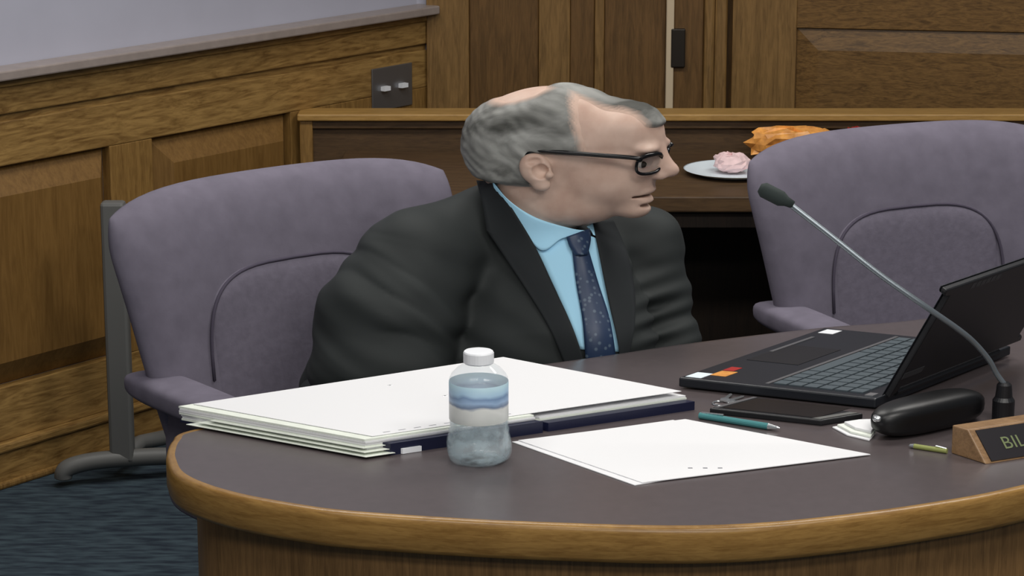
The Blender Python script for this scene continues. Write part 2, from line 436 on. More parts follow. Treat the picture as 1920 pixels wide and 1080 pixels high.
# half wall with a light oak cap in front of the back wall
hw = thing('half_wall', 'low dark wood half wall with a light oak cap along the back', 'half wall', (0.6, 6.7, 0))
bevel(wmesh('cap', boxv(-0.575, 2.6, 6.625, 6.73, 0.768, 0.787), BOXF, OAKLEDGE, hw), 0.004)
wmesh('face_panel', boxv(-0.565, 2.6, 6.655, 6.71, 0.0, 0.768), BOXF, DKWOOD, hw)
bevel(wmesh('upper_rail', boxv(-0.57, 2.6, 6.64, 6.655, 0.745, 0.768), BOXF, DKWOOD, hw), 0.003)
bevel(wmesh('end_post', boxv(-0.57, -0.535, 6.635, 6.71, 0.0, 0.768), BOXF, OAKV, hw), 0.004)

# credenza with an open knee space
cr = thing('credenza', 'dark brown wooden credenza with open knee space below the half wall', 'credenza', (0.6, 6.3, 0))
bevel(wmesh('top', boxv(-0.45, 2.4, 6.02, 6.63, 0.645, 0.685), BOXF, DKWOOD, cr), 0.004)
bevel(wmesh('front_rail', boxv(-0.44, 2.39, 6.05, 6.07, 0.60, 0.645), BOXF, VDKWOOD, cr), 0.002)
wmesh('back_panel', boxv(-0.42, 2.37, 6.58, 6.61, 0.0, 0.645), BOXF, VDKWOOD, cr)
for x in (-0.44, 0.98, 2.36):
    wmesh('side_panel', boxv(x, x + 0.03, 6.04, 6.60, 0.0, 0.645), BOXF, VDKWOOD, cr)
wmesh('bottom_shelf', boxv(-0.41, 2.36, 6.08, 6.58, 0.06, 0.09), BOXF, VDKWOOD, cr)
wmesh('shelf_edge', boxv(-0.41, 2.36, 6.06, 6.08, 0.0, 0.10), BOXF, VDKWOOD, cr)

# grey metal upright with a curved foot
st = thing('metal_stand', 'grey metal upright on a curved T-foot between the wainscot and the chair', 'stand', (-0.965, 5.92, 0))
bevel(wmesh('post', boxv(-0.985, -0.927, 5.865, 5.91, 0.05, 0.70), BOXF, GREYMET, st), 0.008)
A = Vector((-1.095, 5.84, 0.0)); Bq = Vector((-0.80, 5.93, 0.0))
fp = [A + Vector((0, 0, 0.022)), A + Vector((0.004, 0, 0.04)), A + Vector((0.03, 0.008, 0.052)), A.lerp(Bq, 0.3) + Vector((0, 0, 0.058)), A.lerp(Bq, 0.7) + Vector((0, 0, 0.056)), Bq + Vector((-0.03, -0.008, 0.05)), Bq + Vector((0, 0, 0.04)), Bq + Vector((0, 0, 0.022))]
v, f = tube(catmull(fp, 5), 0.022, 10); wmesh('foot', v, f, GREYMET, st, smooth=True)
v, f = tube([(-0.955, 5.89, 0.06), (-0.93, 6.0, 0.062), (-0.86, 6.1, 0.05), (-0.84, 6.13, 0.021)], 0.02, 8); wmesh('foot', v, f, GREYMET, st, smooth=True)
v, f = tube([(-0.955, 5.89, 0.60), (-0.40, 5.96, 0.60)], 0.018, 8); wmesh('crossbar', v, f, GREYMET, st, smooth=True)
bevel(wmesh('post', boxv(-0.425, -0.375, 5.94, 5.985, 0.0, 0.70), BOXF, GREYMET, st), 0.008)

# ------------------------------------------------------------------ the dais desk
TZ = 0.74
front = [(312, 845), (313, 862), (328, 888), (375, 911), (450, 932), (550, 950), (640, 962), (820, 975), (1000, 984), (1240, 991), (1412, 987), (1584, 971), (1757, 947), (1920, 916)]
P2 = [at_z(x, y, TZ).xy for x, y in front]
P2 += [Vector((1.05, 3.76)), Vector((1.40, 4.10)), Vector((1.72, 4.55))]
back = [Vector((1.25, 4.85)), Vector((0.98, 4.70))] + [at_z(x, y, TZ).xy for x, y in ((1700, 600), (1540, 613), (1300, 641), (1130, 666))] + \
    [Vector((-0.06, 4.20)), Vector((-0.24, 4.07)), Vector((-0.38, 3.96))] + [at_z(x, y, TZ).xy for x, y in ((352, 806), (322, 824))]
outl = catmull([Vector((p.x, p.y, 0)) for p in P2 + back], 6, True)
outl = [Vector((p.x, p.y)) for p in outl]
def inset(poly, d):
    n = len(poly); out = []
    for i in range(n):
        t = (poly[(i + 1) % n] - poly[i - 1]).normalized()
        out.append(poly[i] + Vector((-t.y, t.x)) * d)
    return out
desk = thing('dais_desk', 'curved council desk with dark laminate top and oak edge band', 'desk', (0.3, 3.95, 0))
inn = inset(outl, 0.014)
v, f = prism(inn, TZ - 0.03, TZ); wmesh('desktop', v, f, LAM, desk)
# oak band: ring section with rounded outer edge
n = len(outl); v = []; f = []
prof = [(0.014, 0.0), (0.006, 0.0), (0.0015, -0.003), (0.0, -0.010), (0.0, -0.047), (0.004, -0.054), (0.014, -0.057), (0.03, -0.057), (0.03, -0.031)]
rings = [[(p.x, p.y, TZ + z) for p in inset(outl, d)] for d, z in prof]
for r in rings: v += r
m = len(prof)
for i in range(m - 1):
    for k in range(n):
        f.append([i * n + k, i * n + (k + 1) % n, (i + 1) * n + (k + 1) % n, (i + 1) * n + k])
nb = 6 * len(P2)
fo = [q for q in f if (q[0] % n) < nb or (q[0] % n) >= n - 14]; fk = [q for q in f if q not in fo]
wmesh('edge_band', v, fo, TABOAK, desk, smooth=True)
wmesh('rear_edge', v, fk, LAM, desk, smooth=True)
b0 = inset(outl, 0.045); b1 = inset(outl, 0.065)
nf = 6 * (len(P2) - 1)
# front panels: staves between upright joints
step = 6
for i in range(0, nf, step):
    ids = list(range(i, min(i + step, nf) + 1))
    v = []; f = []
    for k in ids:
        for q, z in ((b0, 0.0), (b0, TZ - 0.052), (b1, TZ - 0.052), (b1, 0.0)):
            v.append((q[k].x, q[k].y, z))
    for k in range(len(ids) - 1):
        for j in range(4):
            f.append([k * 4 + j, k * 4 + (j + 1) % 4, k * 4 + 4 + (j + 1) % 4, k * 4 + 4 + j])
    f.append([0, 1, 2, 3]); e = (len(ids) - 1) * 4; f.append([e + 3, e + 2, e + 1, e])
    wmesh('front_panel', v, f, TABPAN, desk)

# ------------------------------------------------------------------ upholstered chairs
def pillow(hw_fun, z0, z1, thick, curve, lean, nu=28, nv=24, eu=5, ev=6, y0=0.0, top_arch=0.03, curl=0.0):
    """cushion board: x across, z up, faces +y; concave across"""
    v = []; f = []
    U = [math.sin(math.pi / 2 * (2 * i / nu - 1)) for i in range(nu + 1)]
    V = [0.5 + 0.5 * math.sin(math.pi / 2 * (2 * j / nv - 1)) for j in range(nv + 1)]
    for side in (1, -1):
        for vv in V:
            for uu in U:
                q = 2 * vv - 1
                # round the corners of the outline
                cu = uu * math.sqrt(max(0, 1 - 0.5 * q ** 8 * 0.10))
                cq = q * math.sqrt(max(0, 1 - 0.5 * uu ** 8 * 0.10))
                h = hw_fun((cq + 1) / 2)
                x = cu * h
                z = z0 + (z1 - z0) * (cq + 1) / 2 + top_arch * (1 - uu ** 4) * max(0, vv) ** 2
                t = thick * max(0, 1 - abs(uu) ** eu) ** 0.5 * max(0, 1 - abs(q) ** ev) ** 0.5
                yb = y0 + curve * uu * uu - lean * (z - z0) - curl * max(0, vv - 0.55) ** 2
                v.append((x, yb + side * t / 2, z))
    w_ = nu + 1; off = (nu + 1) * (nv + 1)
    for s in range(2):
        for j in range(nv):
            for i in range(nu):
                a = s * off + j * w_ + i
                q = [a, a + 1, a + w_ + 1, a + w_]
                f.append(q if s else q[::-1])
    return v, f
def weld(o):
    me = o.data; bm = bmesh.new(); bm.from_mesh(me)
    bmesh.ops.remove_doubles(bm, verts=bm.verts, dist=0.0004)
    bmesh.ops.recalc_face_normals(bm, faces=bm.faces); bm.to_mesh(me); bm.free()
    me.polygons.foreach_set('use_smooth', [True] * len(me.polygons))
def rbox(cx, cy, cz, sx, sy, sz, e=4, n=10):
    """rounded bolster: superellipsoid"""
    v = []; f = []
    sg = lambda c, p: math.copysign(abs(c) ** p, c)
    nu, nv = 4 * n, 2 * n
    for j in range(nv + 1):
        ph = -math.pi / 2 + math.pi * j / nv
        for i in range(nu):
            th = 2 * math.pi * i / nu
            v.append((cx + sx * sg(math.cos(ph), 2 / e) * sg(math.cos(th), 2 / e), cy + sy * sg(math.cos(ph), 2 / e) * sg(math.sin(th), 2 / e), cz + sz * sg(math.sin(ph), 2 / e)))
    for j in range(nv):
        for i in range(nu):
            f.append([j * nu + i, j * nu + (i + 1) % nu, (j + 1) * nu + (i + 1) % nu, (j + 1) * nu + i])
    return v, f
def make_chair(label, loc, rz):
    t = thing('conference_chair', label, 'chair', loc, rz, 'mauve chairs along the desk')
    def part(name, vf, mat, par=None, sm=True):
        o = mesh_obj(name, vf[0], vf[1], mat, None, sm); o.parent = par or t
        if sm: weld(o)
        return o
    hwf = lambda q: 0.285 + 0.11 * min(1, q * 1.15) ** 0.8
    b = part('backrest', pillow(hwf, 0.42, 0.95, 0.10, 0.055, 0.12, top_arch=0.035, curl=0.10, y0=-0.02, eu=7, ev=8), FABRIC)
    part('lumbar_pad', pillow(lambda q: 0.214, 0.42, 0.77, 0.05, 0.02, 0.12, top_arch=0.06, y0=0.014, eu=10, ev=12), FABRIC2, b)
    sp_ = []
    for k in range(33):
        an = math.pi * k / 32
        x = math.copysign(abs(math.cos(an)) ** 0.55, math.cos(an)) * 0.216
        z = 0.62 + 0.202 * math.sin(an) ** 0.6
        vv = (z - 0.42) / 0.53
        sp_.append((x, 0.034 + 0.055 * (x / 0.37) ** 2 - 0.12 * (z - 0.42) - 0.10 * max(0, vv - 0.55) ** 2, z))
    part('seam_shade', tube(sp_, 0.0035, 6), SEAM_SHADE, b)  # dark tube along the seam paints the shade of the crease
    part('seat', rbox(0, 0.24, 0.435, 0.27, 0.27, 0.055, 5), FABRIC)
    for s in (-1, 1):
        a = part('armrest', rbox(s * 0.325, 0.125, 0.620, 0.05, 0.205, 0.026, 3.5), FABRIC)
        part('arm_panel', rbox(s * 0.300, 0.15, 0.50, 0.024, 0.14, 0.115, 6), FABRIC2, a)
    part('gas_column', lathe([(0.028, 0.10), (0.028, 0.25), (0.022, 0.25), (0.022, 0.40)], (0, 0.22, 0), 16), GREYMET)
    for k in range(5):
        an = 2 * math.pi * k / 5 + 0.3
        c, s_ = math.cos(an), math.sin(an)
        l = part('base_leg', tube([(0.02 * c, 0.22 + 0.02 * s_, 0.11), (0.15 * c, 0.22 + 0.15 * s_, 0.10), (0.29 * c, 0.22 + 0.29 * s_, 0.075)], [0.024, 0.022, 0.016], 8), GREYMET)
        v, f = tube([(0.29 * c - 0.015 * s_, 0.22 + 0.29 * s_ + 0.015 * c, 0.03), (0.29 * c + 0.015 * s_, 0.22 + 0.29 * s_ - 0.015 * c, 0.03)], 0.03, 14)
        part('caster', (v, f), BLACKPL, l, False)
    return t
CH = math.atan2(-0.62, -0.785)
make_chair('mauve upholstered chair behind the seated man at the desk end', (-0.412, 4.735, 0), CH)
make_chair('empty mauve upholstered chair behind the open laptop', (0.86, 5.22, 0), math.atan2(-0.42, -0.907))


# ------------------------------------------------------------------ the seated man (surfaces grown from a smooth distance field)
# local frame: a to the right, b up the picture, c towards the viewer; a is kept in body proportions and widened by KA
KA = 1.33; D0 = 4.665
RV = Vector((1, 0, 0)); UV = Vector((0, SP, CP)); FV = Vector((0, CP, -SP))
A0 = (1005 - 960) * D0 / FPX
def P(px, py, c=0.0):
    d = D0 - c
    return np.array([((px - 960) * d / FPX - A0) / KA, (540 - py) * d / FPX, c])
def W2L(x, y, z):
    q = Vector((x, y, z - CAMZ))
    return np.array([(q.dot(RV) - A0) / KA, q.dot(UV), D0 - q.dot(FV)])
_R, _U, _F = (np.array(t) for t in (RV, UV, FV))
def L2W(p):
    p = np.asarray(p, float)
    return (p[:, 0:1] * KA + A0) * _R + p[:, 1:2] * _U + (D0 - p[:, 2:3]) * _F + np.array([0, 0, CAMZ])
def axis(segs):
    out = [segs[0][0]]
    for lo, hi, st in segs:
        n = max(1, int(round((hi - lo) / st)))
        out += list(lo + (hi - lo) * (np.arange(1, n + 1) / n))
    return np.array(out)
class Field:
    def __init__(s, xs, ys, zs):
        s.ax = (xs, ys, zs)
        s.A, s.B, s.C = np.meshgrid(xs.astype(np.float32), ys.astype(np.float32), zs.astype(np.float32), indexing='ij')
        s.v = np.full(s.A.shape, 0.5, np.float32)
        s.rot = None
    def sub(s, lo, hi):
        sl = []
        for k in range(3):
            i0 = max(0, np.searchsorted(s.ax[k], lo[k]) - 1); i1 = min(len(s.ax[k]), np.searchsorted(s.ax[k], hi[k]) + 1)
            sl.append(slice(i0, max(i1, i0 + 1)))
        return tuple(sl)
    def _put(s, sl, d, k, op):
        u = s.v[sl]
        if op == 'add':
            h = np.clip(0.5 + 0.5 * (u - d) / k, 0, 1); s.v[sl] = u * (1 - h) + d * h - k * h * (1 - h)
        else:
            h = np.clip(0.5 - 0.5 * (u + d) / k, 0, 1); s.v[sl] = u * (1 - h) - d * h + k * h * (1 - h)
    def ell(s, c, r, k=0.02, op='add', R=None):
        c = np.asarray(c, float); r = np.asarray(r, float)
        m = r.max() + 0.05 + k
        sl = s.sub(c - m, c + m)
        X = s.A[sl] - c[0]; Y = s.B[sl] - c[1]; Z = s.C[sl] - c[2]
        if R is not None:
            X, Y, Z = (R[0, 0] * X + R[1, 0] * Y + R[2, 0] * Z, R[0, 1] * X + R[1, 1] * Y + R[2, 1] * Z, R[0, 2] * X + R[1, 2] * Y + R[2, 2] * Z)
        k0 = np.sqrt((X / r[0]) ** 2 + (Y / r[1]) ** 2 + (Z / r[2]) ** 2) + 1e-6
        k1 = np.sqrt((X / r[0] ** 2) ** 2 + (Y / r[1] ** 2) ** 2 + (Z / r[2] ** 2) ** 2) + 1e-6
        s._put(sl, k0 * (k0 - 1) / k1, k, op)
    def cone(s, p, q, r0, r1, k=0.02, op='add', flat=1.0):
        p = np.asarray(p, float); q = np.asarray(q, float); m = max(r0, r1) + 0.05 + k
        sl = s.sub(np.minimum(p, q) - m, np.maximum(p, q) + m)
        X = s.A[sl] - p[0]; Y = s.B[sl] - p[1]; Z = s.C[sl] - p[2]
        d = q - p; h = np.clip((X * d[0] + Y * d[1] + Z * d[2]) / (d @ d), 0, 1)
        e = np.sqrt((X - d[0] * h) ** 2 + (Y - d[1] * h) ** 2 + (Z - d[2] * h) ** 2) - (r0 + (r1 - r0) * h)
        s._put(sl, e, k, op)
    def chain(s, pts, rs, k=0.02):
        for i in range(len(pts) - 1): s.cone(pts[i], pts[i + 1], rs[i], rs[i + 1], k)
    def nets(s):
        V = s.v; ins = V < 0
        cnt = np.zeros(tuple(n - 1 for n in V.shape), np.int8)
        cor = [(i, j, k) for i in (0, 1) for j in (0, 1) for k in (0, 1)]
        def cs(arr, c): return arr[c[0]:arr.shape[0] - 1 + c[0], c[1]:arr.shape[1] - 1 + c[1], c[2]:arr.shape[2] - 1 + c[2]]
        for c in cor: cnt += cs(ins, c)
        act = (cnt > 0) & (cnt < 8)
        I = np.argwhere(act); idx = np.full(cnt.shape, -1, np.int64); idx[act] = np.arange(len(I))
        pos = np.zeros((len(I), 3)); num = np.zeros(len(I))
        for a in cor:
            for ax in range(3):
                if a[ax]: continue
                b = list(a); b[ax] = 1
                va = V[I[:, 0] + a[0], I[:, 1] + a[1], I[:, 2] + a[2]]; vb = V[I[:, 0] + b[0], I[:, 1] + b[1], I[:, 2] + b[2]]
                cr = (va < 0) != (vb < 0)
                t = np.where(cr, va / np.where(cr, va - vb, 1), 0)
                q = np.array(a, float)[None].repeat(len(I), 0); q[:, ax] = t
                pos[cr] += q[cr]; num[cr] += 1
        pos = pos / num[:, None] + I
        out = np.stack([np.interp(pos[:, k], np.arange(len(s.ax[k])), s.ax[k]) for k in range(3)], 1)
        F = []
        for ax in range(3):
            o1, o2 = [(1, 2), (2, 0), (0, 1)][ax]
            sl0 = [slice(None)] * 3; sl1 = [slice(None)] * 3
            sl0[ax] = slice(0, -1); sl1[ax] = slice(1, None)
            m0 = ins[tuple(sl0)]; m1 = ins[tuple(sl1)]
            e = np.argwhere(m0 != m1)
            e = e[(e[:, o1] > 0) & (e[:, o2] > 0) & (e[:, o1] < V.shape[o1] - 1) & (e[:, o2] < V.shape[o2] - 1)]
            fl = m0[e[:, 0], e[:, 1], e[:, 2]]
            def g(d1, d2):
                q = e.copy(); q[:, o1] -= d1; q[:, o2] -= d2
                return idx[q[:, 0], q[:, 1], q[:, 2]]
            quad_ = np.stack([g(1, 1), g(0, 1), g(0, 0), g(1, 0)], 1)
            quad_[~fl] = quad_[~fl][:, ::-1]
            F.append(quad_)
        return out, np.concatenate(F)
    def front(s, a, b):
        """c of the surface met first when coming from the viewer"""
        xs, ys, zs = s.ax
        i = np.clip(np.searchsorted(xs, a) - 1, 0, len(xs) - 2); j = np.clip(np.searchsorted(ys, b) - 1, 0, len(ys) - 2)
        u = (a - xs[i]) / (xs[i + 1] - xs[i]); w_ = (b - ys[j]) / (ys[j + 1] - ys[j])
        col = s.v[i, j] * (1 - u) * (1 - w_) + s.v[i + 1, j] * u * (1 - w_) + s.v[i, j + 1] * (1 - u) * w_ + s.v[i + 1, j + 1] * u * w_
        q = np.nonzero(col < 0)[0]
        if not len(q): return None
        k = q[-1]
        if k + 1 >= len(zs): return zs[-1]
        return zs[k] + (zs[k + 1] - zs[k]) * col[k] / (col[k] - col[k + 1])

hip = W2L(-0.24, 4.60, 0.575)
person = thing('person', 'seated man in charcoal suit, blue shirt and spectacles leaning towards the laptop', 'person', (-0.20, 4.50, 0))
YAW = math.radians(20)
cyw, syw = math.cos(YAW), math.sin(YAW)
EAR = P(1005, 328); HC = 0.065; EARH = P(1005, 328, HC)
TILT = math.radians(15)          # the viewer looks down on the head
ct, st_ = math.cos(TILT), math.sin(TILT)
RH = np.stack([np.array([cyw, -syw * st_, syw * ct]), np.array([0, ct, st_]), np.array([-syw, -cyw * st_, cyw * ct])], 1)   # columns: head axes (front, up, near side)
def Hc(px, py, c=0.0):
    """head coordinates (front, up) of a point at sideways distance c that shows at this place of the profile"""
    q = P(px, py, HC) - EARH
    x = (q[0] - RH[0, 2] * c) / cyw
    return x, (q[1] - RH[1, 2] * c - RH[1, 0] * x) / ct
def HL(x, y, c): return EARH + RH @ np.array([x, y, c])
def Hd(px, py, c=0.0):
    """point of the head: profile place of the mid plane, moved sideways by c"""
    x, y = Hc(px, py); return HL(x, y, c)
def Hn(px, py, c, side=1):
    """point that shows at this place on the near side (c sideways), or its mirror on the far side"""
    x, y = Hc(px, py, c); return HL(x, y, c * side)

# -------- body (one skin surface: head, neck, trunk, arms, hands, legs)
shR = P(775, 480, 0.06); elR = P(712, 700, 0.10); wrR = W2L(-0.02, 4.36, 0.625)
shL = P(1190, 455, -0.11); elL = P(1238, 635, -0.09); wrL = W2L(0.10, 4.52, 0.62)
haR = W2L(0.07, 4.40, 0.605); haL = W2L(0.02, 4.50, 0.60)
lo_b = W2L(-0.1, 4.4, 0.0)[1] - 0.08
hb = (wrR[1] + wrL[1]) / 2
body = Field(axis([(-0.42, -0.12, 0.012), (-0.12, 0.225, 0.0027), (0.225, 0.34, 0.012)]),
             axis([(lo_b, hb - 0.06, 0.016), (hb - 0.06, hb + 0.05, 0.005), (hb + 0.05, -0.13 + P(1005, 328)[1], 0.012), (-0.13 + P(1005, 328)[1], 0.19 + P(1005, 328)[1], 0.0027)]),
             axis([(-0.42, -0.06, 0.014), (-0.06, 0.225, 0.0030), (0.225, 0.56, 0.010)]))
B_ = body
e = B_.ell
e(Hd(1040, 263), (0.116, 0.098, 0.078), 0.01, R=RH)                     # skull
e(Hd(960, 275), (0.055, 0.075, 0.066), 0.03, R=RH)                      # back of the head
e(Hd(1150, 292), (0.070, 0.076, 0.060), 0.03, R=RH)                     # face mass
e(Hd(1185, 245), (0.036, 0.038, 0.052), 0.03, R=RH)                     # forehead
e(Hd(1110, 350), (0.066, 0.052, 0.054), 0.03, R=RH)                     # jaw
e(Hd(1075, 385), (0.055, 0.034, 0.050), 0.03, R=RH)                     # under the jaw
for s_ in (-1, 1):
    e(Hn(1130, 338, 0.032, s_), (0.042, 0.034, 0.026), 0.02, R=RH)     # cheeks
    e(Hn(1204, 284, 0.030, s_), (0.016, 0.008, 0.022), 0.012, R=RH)    # brow ridge
e(Hd(1177, 356), (0.030, 0.036, 0.034), 0.02, R=RH)                     # muzzle
e(Hd(1187, 391), (0.023, 0.018, 0.024), 0.018, R=RH)                    # chin
for s_ in (-1, 1):
    e(Hn(1214, 309, 0.033, s_), (0.018, 0.013, 0.018), 0.010, 'cut', R=RH)   # eye sockets
B_.cone(Hd(1226, 284), Hd(1245, 318), 0.010, 0.0145, 0.012)             # nose
e(Hd(1250, 323), (0.0140, 0.0115, 0.0130), 0.006, R=RH)
for s_ in (-1, 1):
    e(Hd(1236, 329, 0.0115 * s_), (0.0125, 0.0085, 0.0075), 0.005, R=RH)
    e(Hd(1240, 336, 0.007 * s_), (0.005, 0.003, 0.003), 0.002, 'cut', R=RH)
e(Hd(1207, 357), (0.0135, 0.0060, 0.022), 0.006, R=RH)                  # lips
e(Hd(1204, 376), (0.0130, 0.0065, 0.020), 0.006, R=RH)
e(Hd(1203, 366), (0.030, 0.0026, 0.034), 0.0025, 'cut', R=RH)
e(Hd(1210, 385), (0.008, 0.003, 0.02), 0.006, 'cut', R=RH)
for s_ in (-1, 1):                                                       # ears
    te = np.array([[math.cos(0.22), -math.sin(0.22), 0], [math.sin(0.22), math.cos(0.22), 0], [0, 0, 1]])
    e(Hn(1003, 321, 0.082, s_), (0.0225, 0.030, 0.016), 0.005, R=RH @ te)
    e(Hn(1014, 350, 0.081, s_), (0.013, 0.012, 0.010), 0.006, R=RH)
    e(Hn(1010, 328, 0.098, s_), (0.0115, 0.015, 0.021), 0.0025, 'cut', R=RH @ te)
    e(Hn(1001, 309, 0.099, s_), (0.014, 0.008, 0.013), 0.003, 'cut', R=RH @ te)
    e(Hn(1029, 333, 0.086, s_), (0.006, 0.007, 0.007), 0.003, R=RH)
B_.cone(Hd(1015, 350), P(985, 455, -0.01), 0.062, 0.066, 0.03)           # neck
B_.chain([P(985, 490, -0.05), P(985, 600, -0.05), hip], [0.06, 0.09, 0.11], 0.03)
B_.cone(P(960, 480, -0.04), shR, 0.045, 0.045, 0.02); B_.cone(P(1000, 480, -0.06), shL, 0.045, 0.042, 0.02)
B_.chain([shR, elR, wrR, ], [0.055, 0.045, 0.030], 0.02)
B_.chain([shL, elL, wrL], [0.05, 0.042, 0.030], 0.02)
legs = []
for s_, off in ((1, np.array([0.0, 0, 0.0])), (-1, np.array([0.0, 0, 0.0]))):
    hpw = Vector((-0.22, 4.58, 0.565)) + Vector((0.78, 0.62, 0)) * (-0.09 * s_)
    kn = hpw + Vector((0.22, -0.36, 0.015)); an_ = kn + Vector((0.02, -0.02, -0.475))
    legs.append((hpw, kn, an_))
    l = [W2L(*q) for q in (hpw, kn, an_)]
    B_.chain(l, [0.075, 0.05, 0.032], 0.03)
    toe = an_ + Vector((0.09, -0.14, -0.03)); B_.cone(l[2], W2L(*toe), 0.032, 0.026, 0.02)
def hand(wr, hc, dirw, side):
    """palm, four fingers of unequal length and a thumb, loosely curled on the lap"""
    d = Vector(dirw).normalized(); up = Vector((0, 0, 1)); sd = d.cross(up).normalized() * side
    c = Vector(L2W([wr])[0])
    def l(p): return W2L(*p)
    palm = c + d * 0.05
    B_.chain([l(c), l(palm + d * 0.03)], [0.028, 0.026], 0.015)
    for i, ln in enumerate((0.066, 0.076, 0.070, 0.056)):
        o = (i - 1.5) * 0.0235
        p0 = c + d * 0.06 + sd * o * 0.8; p1 = c + d * 0.095 + sd * o * 1.15 + up * 0.004
        p2 = p1 + d * ln * 0.5 + up * -0.012; p3 = p2 + d * ln * 0.3 + up * -0.022
        B_.chain([l(p0), l(p1), l(p2), l(p3)], [0.012, 0.0095, 0.0088, 0.0075], 0.006)
    t0 = c + d * 0.02 - sd * 0.022; t1 = t0 + d * 0.03 - sd * 0.026; t2 = t1 + d * 0.035 - sd * 0.004 - up * 0.008
    B_.chain([l(t0), l(t1), l(t2)], [0.013, 0.011, 0.0085], 0.006)
hand(wrR, haR, (0.80, 0.30, -0.25), 1)
hand(wrL, haL, (-0.75, -0.35, -0.25), -1)
vb, fb = B_.nets()
wmesh('body', L2W(vb), fb, SKIN, person, smooth=True)

# -------- hair: a thin shell over the skull, fading at the hairline, thin at the crown
hf = Field(axis([(-0.13, 0.21, 0.0030)]), axis([(EAR[1] - 0.09, EAR[1] + 0.20, 0.0030)]), axis([(-0.06, 0.225, 0.0032)]))
h = hf.ell
h(Hd(1040, 263), (0.116, 0.098, 0.078), 0.01, R=RH); h(Hd(960, 275), (0.055, 0.075, 0.066), 0.03, R=RH)
h(Hd(1150, 292), (0.070, 0.076, 0.060), 0.03, R=RH); h(Hd(1185, 245), (0.036, 0.038, 0.052), 0.03, R=RH)
hf.cone(Hd(1010, 350), P(960, 470, -0.02), 0.064, 0.070, 0.03)
ql = np.stack([hf.A - EARH[0], hf.B - EARH[1], hf.C - EARH[2]], -1)
hx = ql @ RH[:, 0]; hy = ql @ RH[:, 1]; hz = ql @ RH[:, 2]
def sstep(lo, hi, x): t = np.clip((x - lo) / (hi - lo), 0, 1); return t * t * (3 - 2 * t)
# side and back growth: below the temple line, behind the hairline (places seen on the near side of the head)
hp, hq = Hc(1096, 275, 0.070); hp2, hq2 = Hc(1078, 205, 0.055)
line = hp + (hy - hq) * (hp2 - hp) / (hq2 - hq)
side = 1 - sstep(line - 0.030, line + 0.016, hx)
ex, ey = Hc(1003, 296, 0.080); nx_, ny_ = Hc(960, 345, 0.06)
behind = 1 - sstep(ex - 0.012, ex - 0.002, hx)
over_ear = sstep(ey - 0.004, ey + 0.008, hy)
nape = sstep(ny_ - 0.012, ny_ + 0.006, hy)
side = side * np.maximum(over_ear, behind * nape)
kx, ky = Hc(985, 172, 0.0)
crown = np.exp(-(((hx - kx) / 0.050) ** 2 + ((hy - ky) / 0.045) ** 2 + ((hz - 0.005) / 0.045) ** 2))
side = side * (1 - 1.15 * np.clip(crown, 0, 1))
# thin strip combed over the top to the forelock
sx_, sy_ = Hc(1040, 170); fx_, fy_ = Hc(1235, 245)
zz = hz + 0.012 - 0.10 * (hx - sx_)
strip = np.exp(-(zz / 0.036) ** 4) * sstep(fy_ - 0.006, fy_ + 0.012, hy) * sstep(sx_ - 0.03, sx_ + 0.01, hx)
dens = np.clip(np.maximum(side, strip * 0.9), 0, 1)
nz_ = 0.0018 * np.sin(hx * 260 + 2.2 * np.sin(hy * 120 + hz * 60)) + 0.0016 * np.sin(hy * 330 + hx * 190 + 1.5 * np.sin(hx * 90)) 
hf.v = hf.v - (dens * (0.0090 + 0.3 * nz_) - (1 - dens) * 0.006).astype(np.float32)
vh, fh = hf.nets()
hair = wmesh('hair', L2W(vh), fh, HAIR, person, smooth=True)
ii = [np.clip(np.searchsorted(hf.ax[k], vh[:, k]), 0, len(hf.ax[k]) - 1) for k in range(3)]
hair.data.attributes.new('thick', 'FLOAT', 'POINT').data.foreach_set('value', np.clip((dens[ii[0], ii[1], ii[2]] - 0.42) / 0.5, 0, 1).astype(np.float32))
for s_ in (-1, 1):
    br = [Hn(1186, 291, 0.050, s_), Hn(1200, 284, 0.042, s_), Hn(1216, 280, 0.028, s_), Hn(1226, 281, 0.014, s_)]
    v, f = tube([tuple(q) for q in L2W(np.array(br))], [0.002, 0.004, 0.0042, 0.002], 8); wmesh('eyebrow', v, f, BROW, person, hair, smooth=True)
    ec = L2W(np.array([Hn(1192, 312, 0.032, s_)]))[0]
    v, f = rbox(*ec, 0.0125, 0.0095, 0.0085, 2, 6); ew = wmesh('eye', v, f, EYEW, person, smooth=True)
    ec = L2W(np.array([Hn(1200, 313, 0.033, s_)]))[0]
    v, f = rbox(*ec, 0.0075, 0.006, 0.006, 2, 5); wmesh('iris', v, f, EYED, person, ew, smooth=True)

# -------- suit jacket
jk = Field(axis([(-0.40, 0.30, 0.0042)]), axis([(P(960, 830)[1], EAR[1] + 0.03, 0.0042)]), axis([(-0.34, 0.32, 0.0048)]))
jk.chain([P(1015, 520, -0.04), P(1010, 600, -0.03), P(975, 700, -0.03), hip + np.array([0, 0.02, 0])], [0.112, 0.135, 0.142, 0.125], 0.06)
jk.cone(P(1070, 520, 0.02), P(1075, 640, 0.04), 0.080, 0.112, 0.05)
jk.cone(P(955, 395, -0.03), P(800, 468, 0.045), 0.060, 0.078, 0.05)
jk.cone(P(1010, 410, -0.05), shL, 0.06, 0.066, 0.05)
jk.chain([P(785, 487, 0.06), P(732, 590, 0.08), P(715, 700, 0.10), P(722, 745, 0.10)], [0.088, 0.102, 0.096, 0.080], 0.014)
jk.chain([P(722, 745, 0.10), W2L(-0.06, 4.37, 0.625)], [0.078, 0.052], 0.02)
jk.chain([shL, P(1208, 540, -0.10), elL], [0.064, 0.058, 0.052], 0.03)
jk.chain([elL, W2L(0.14, 4.53, 0.62)], [0.055, 0.045], 0.02)
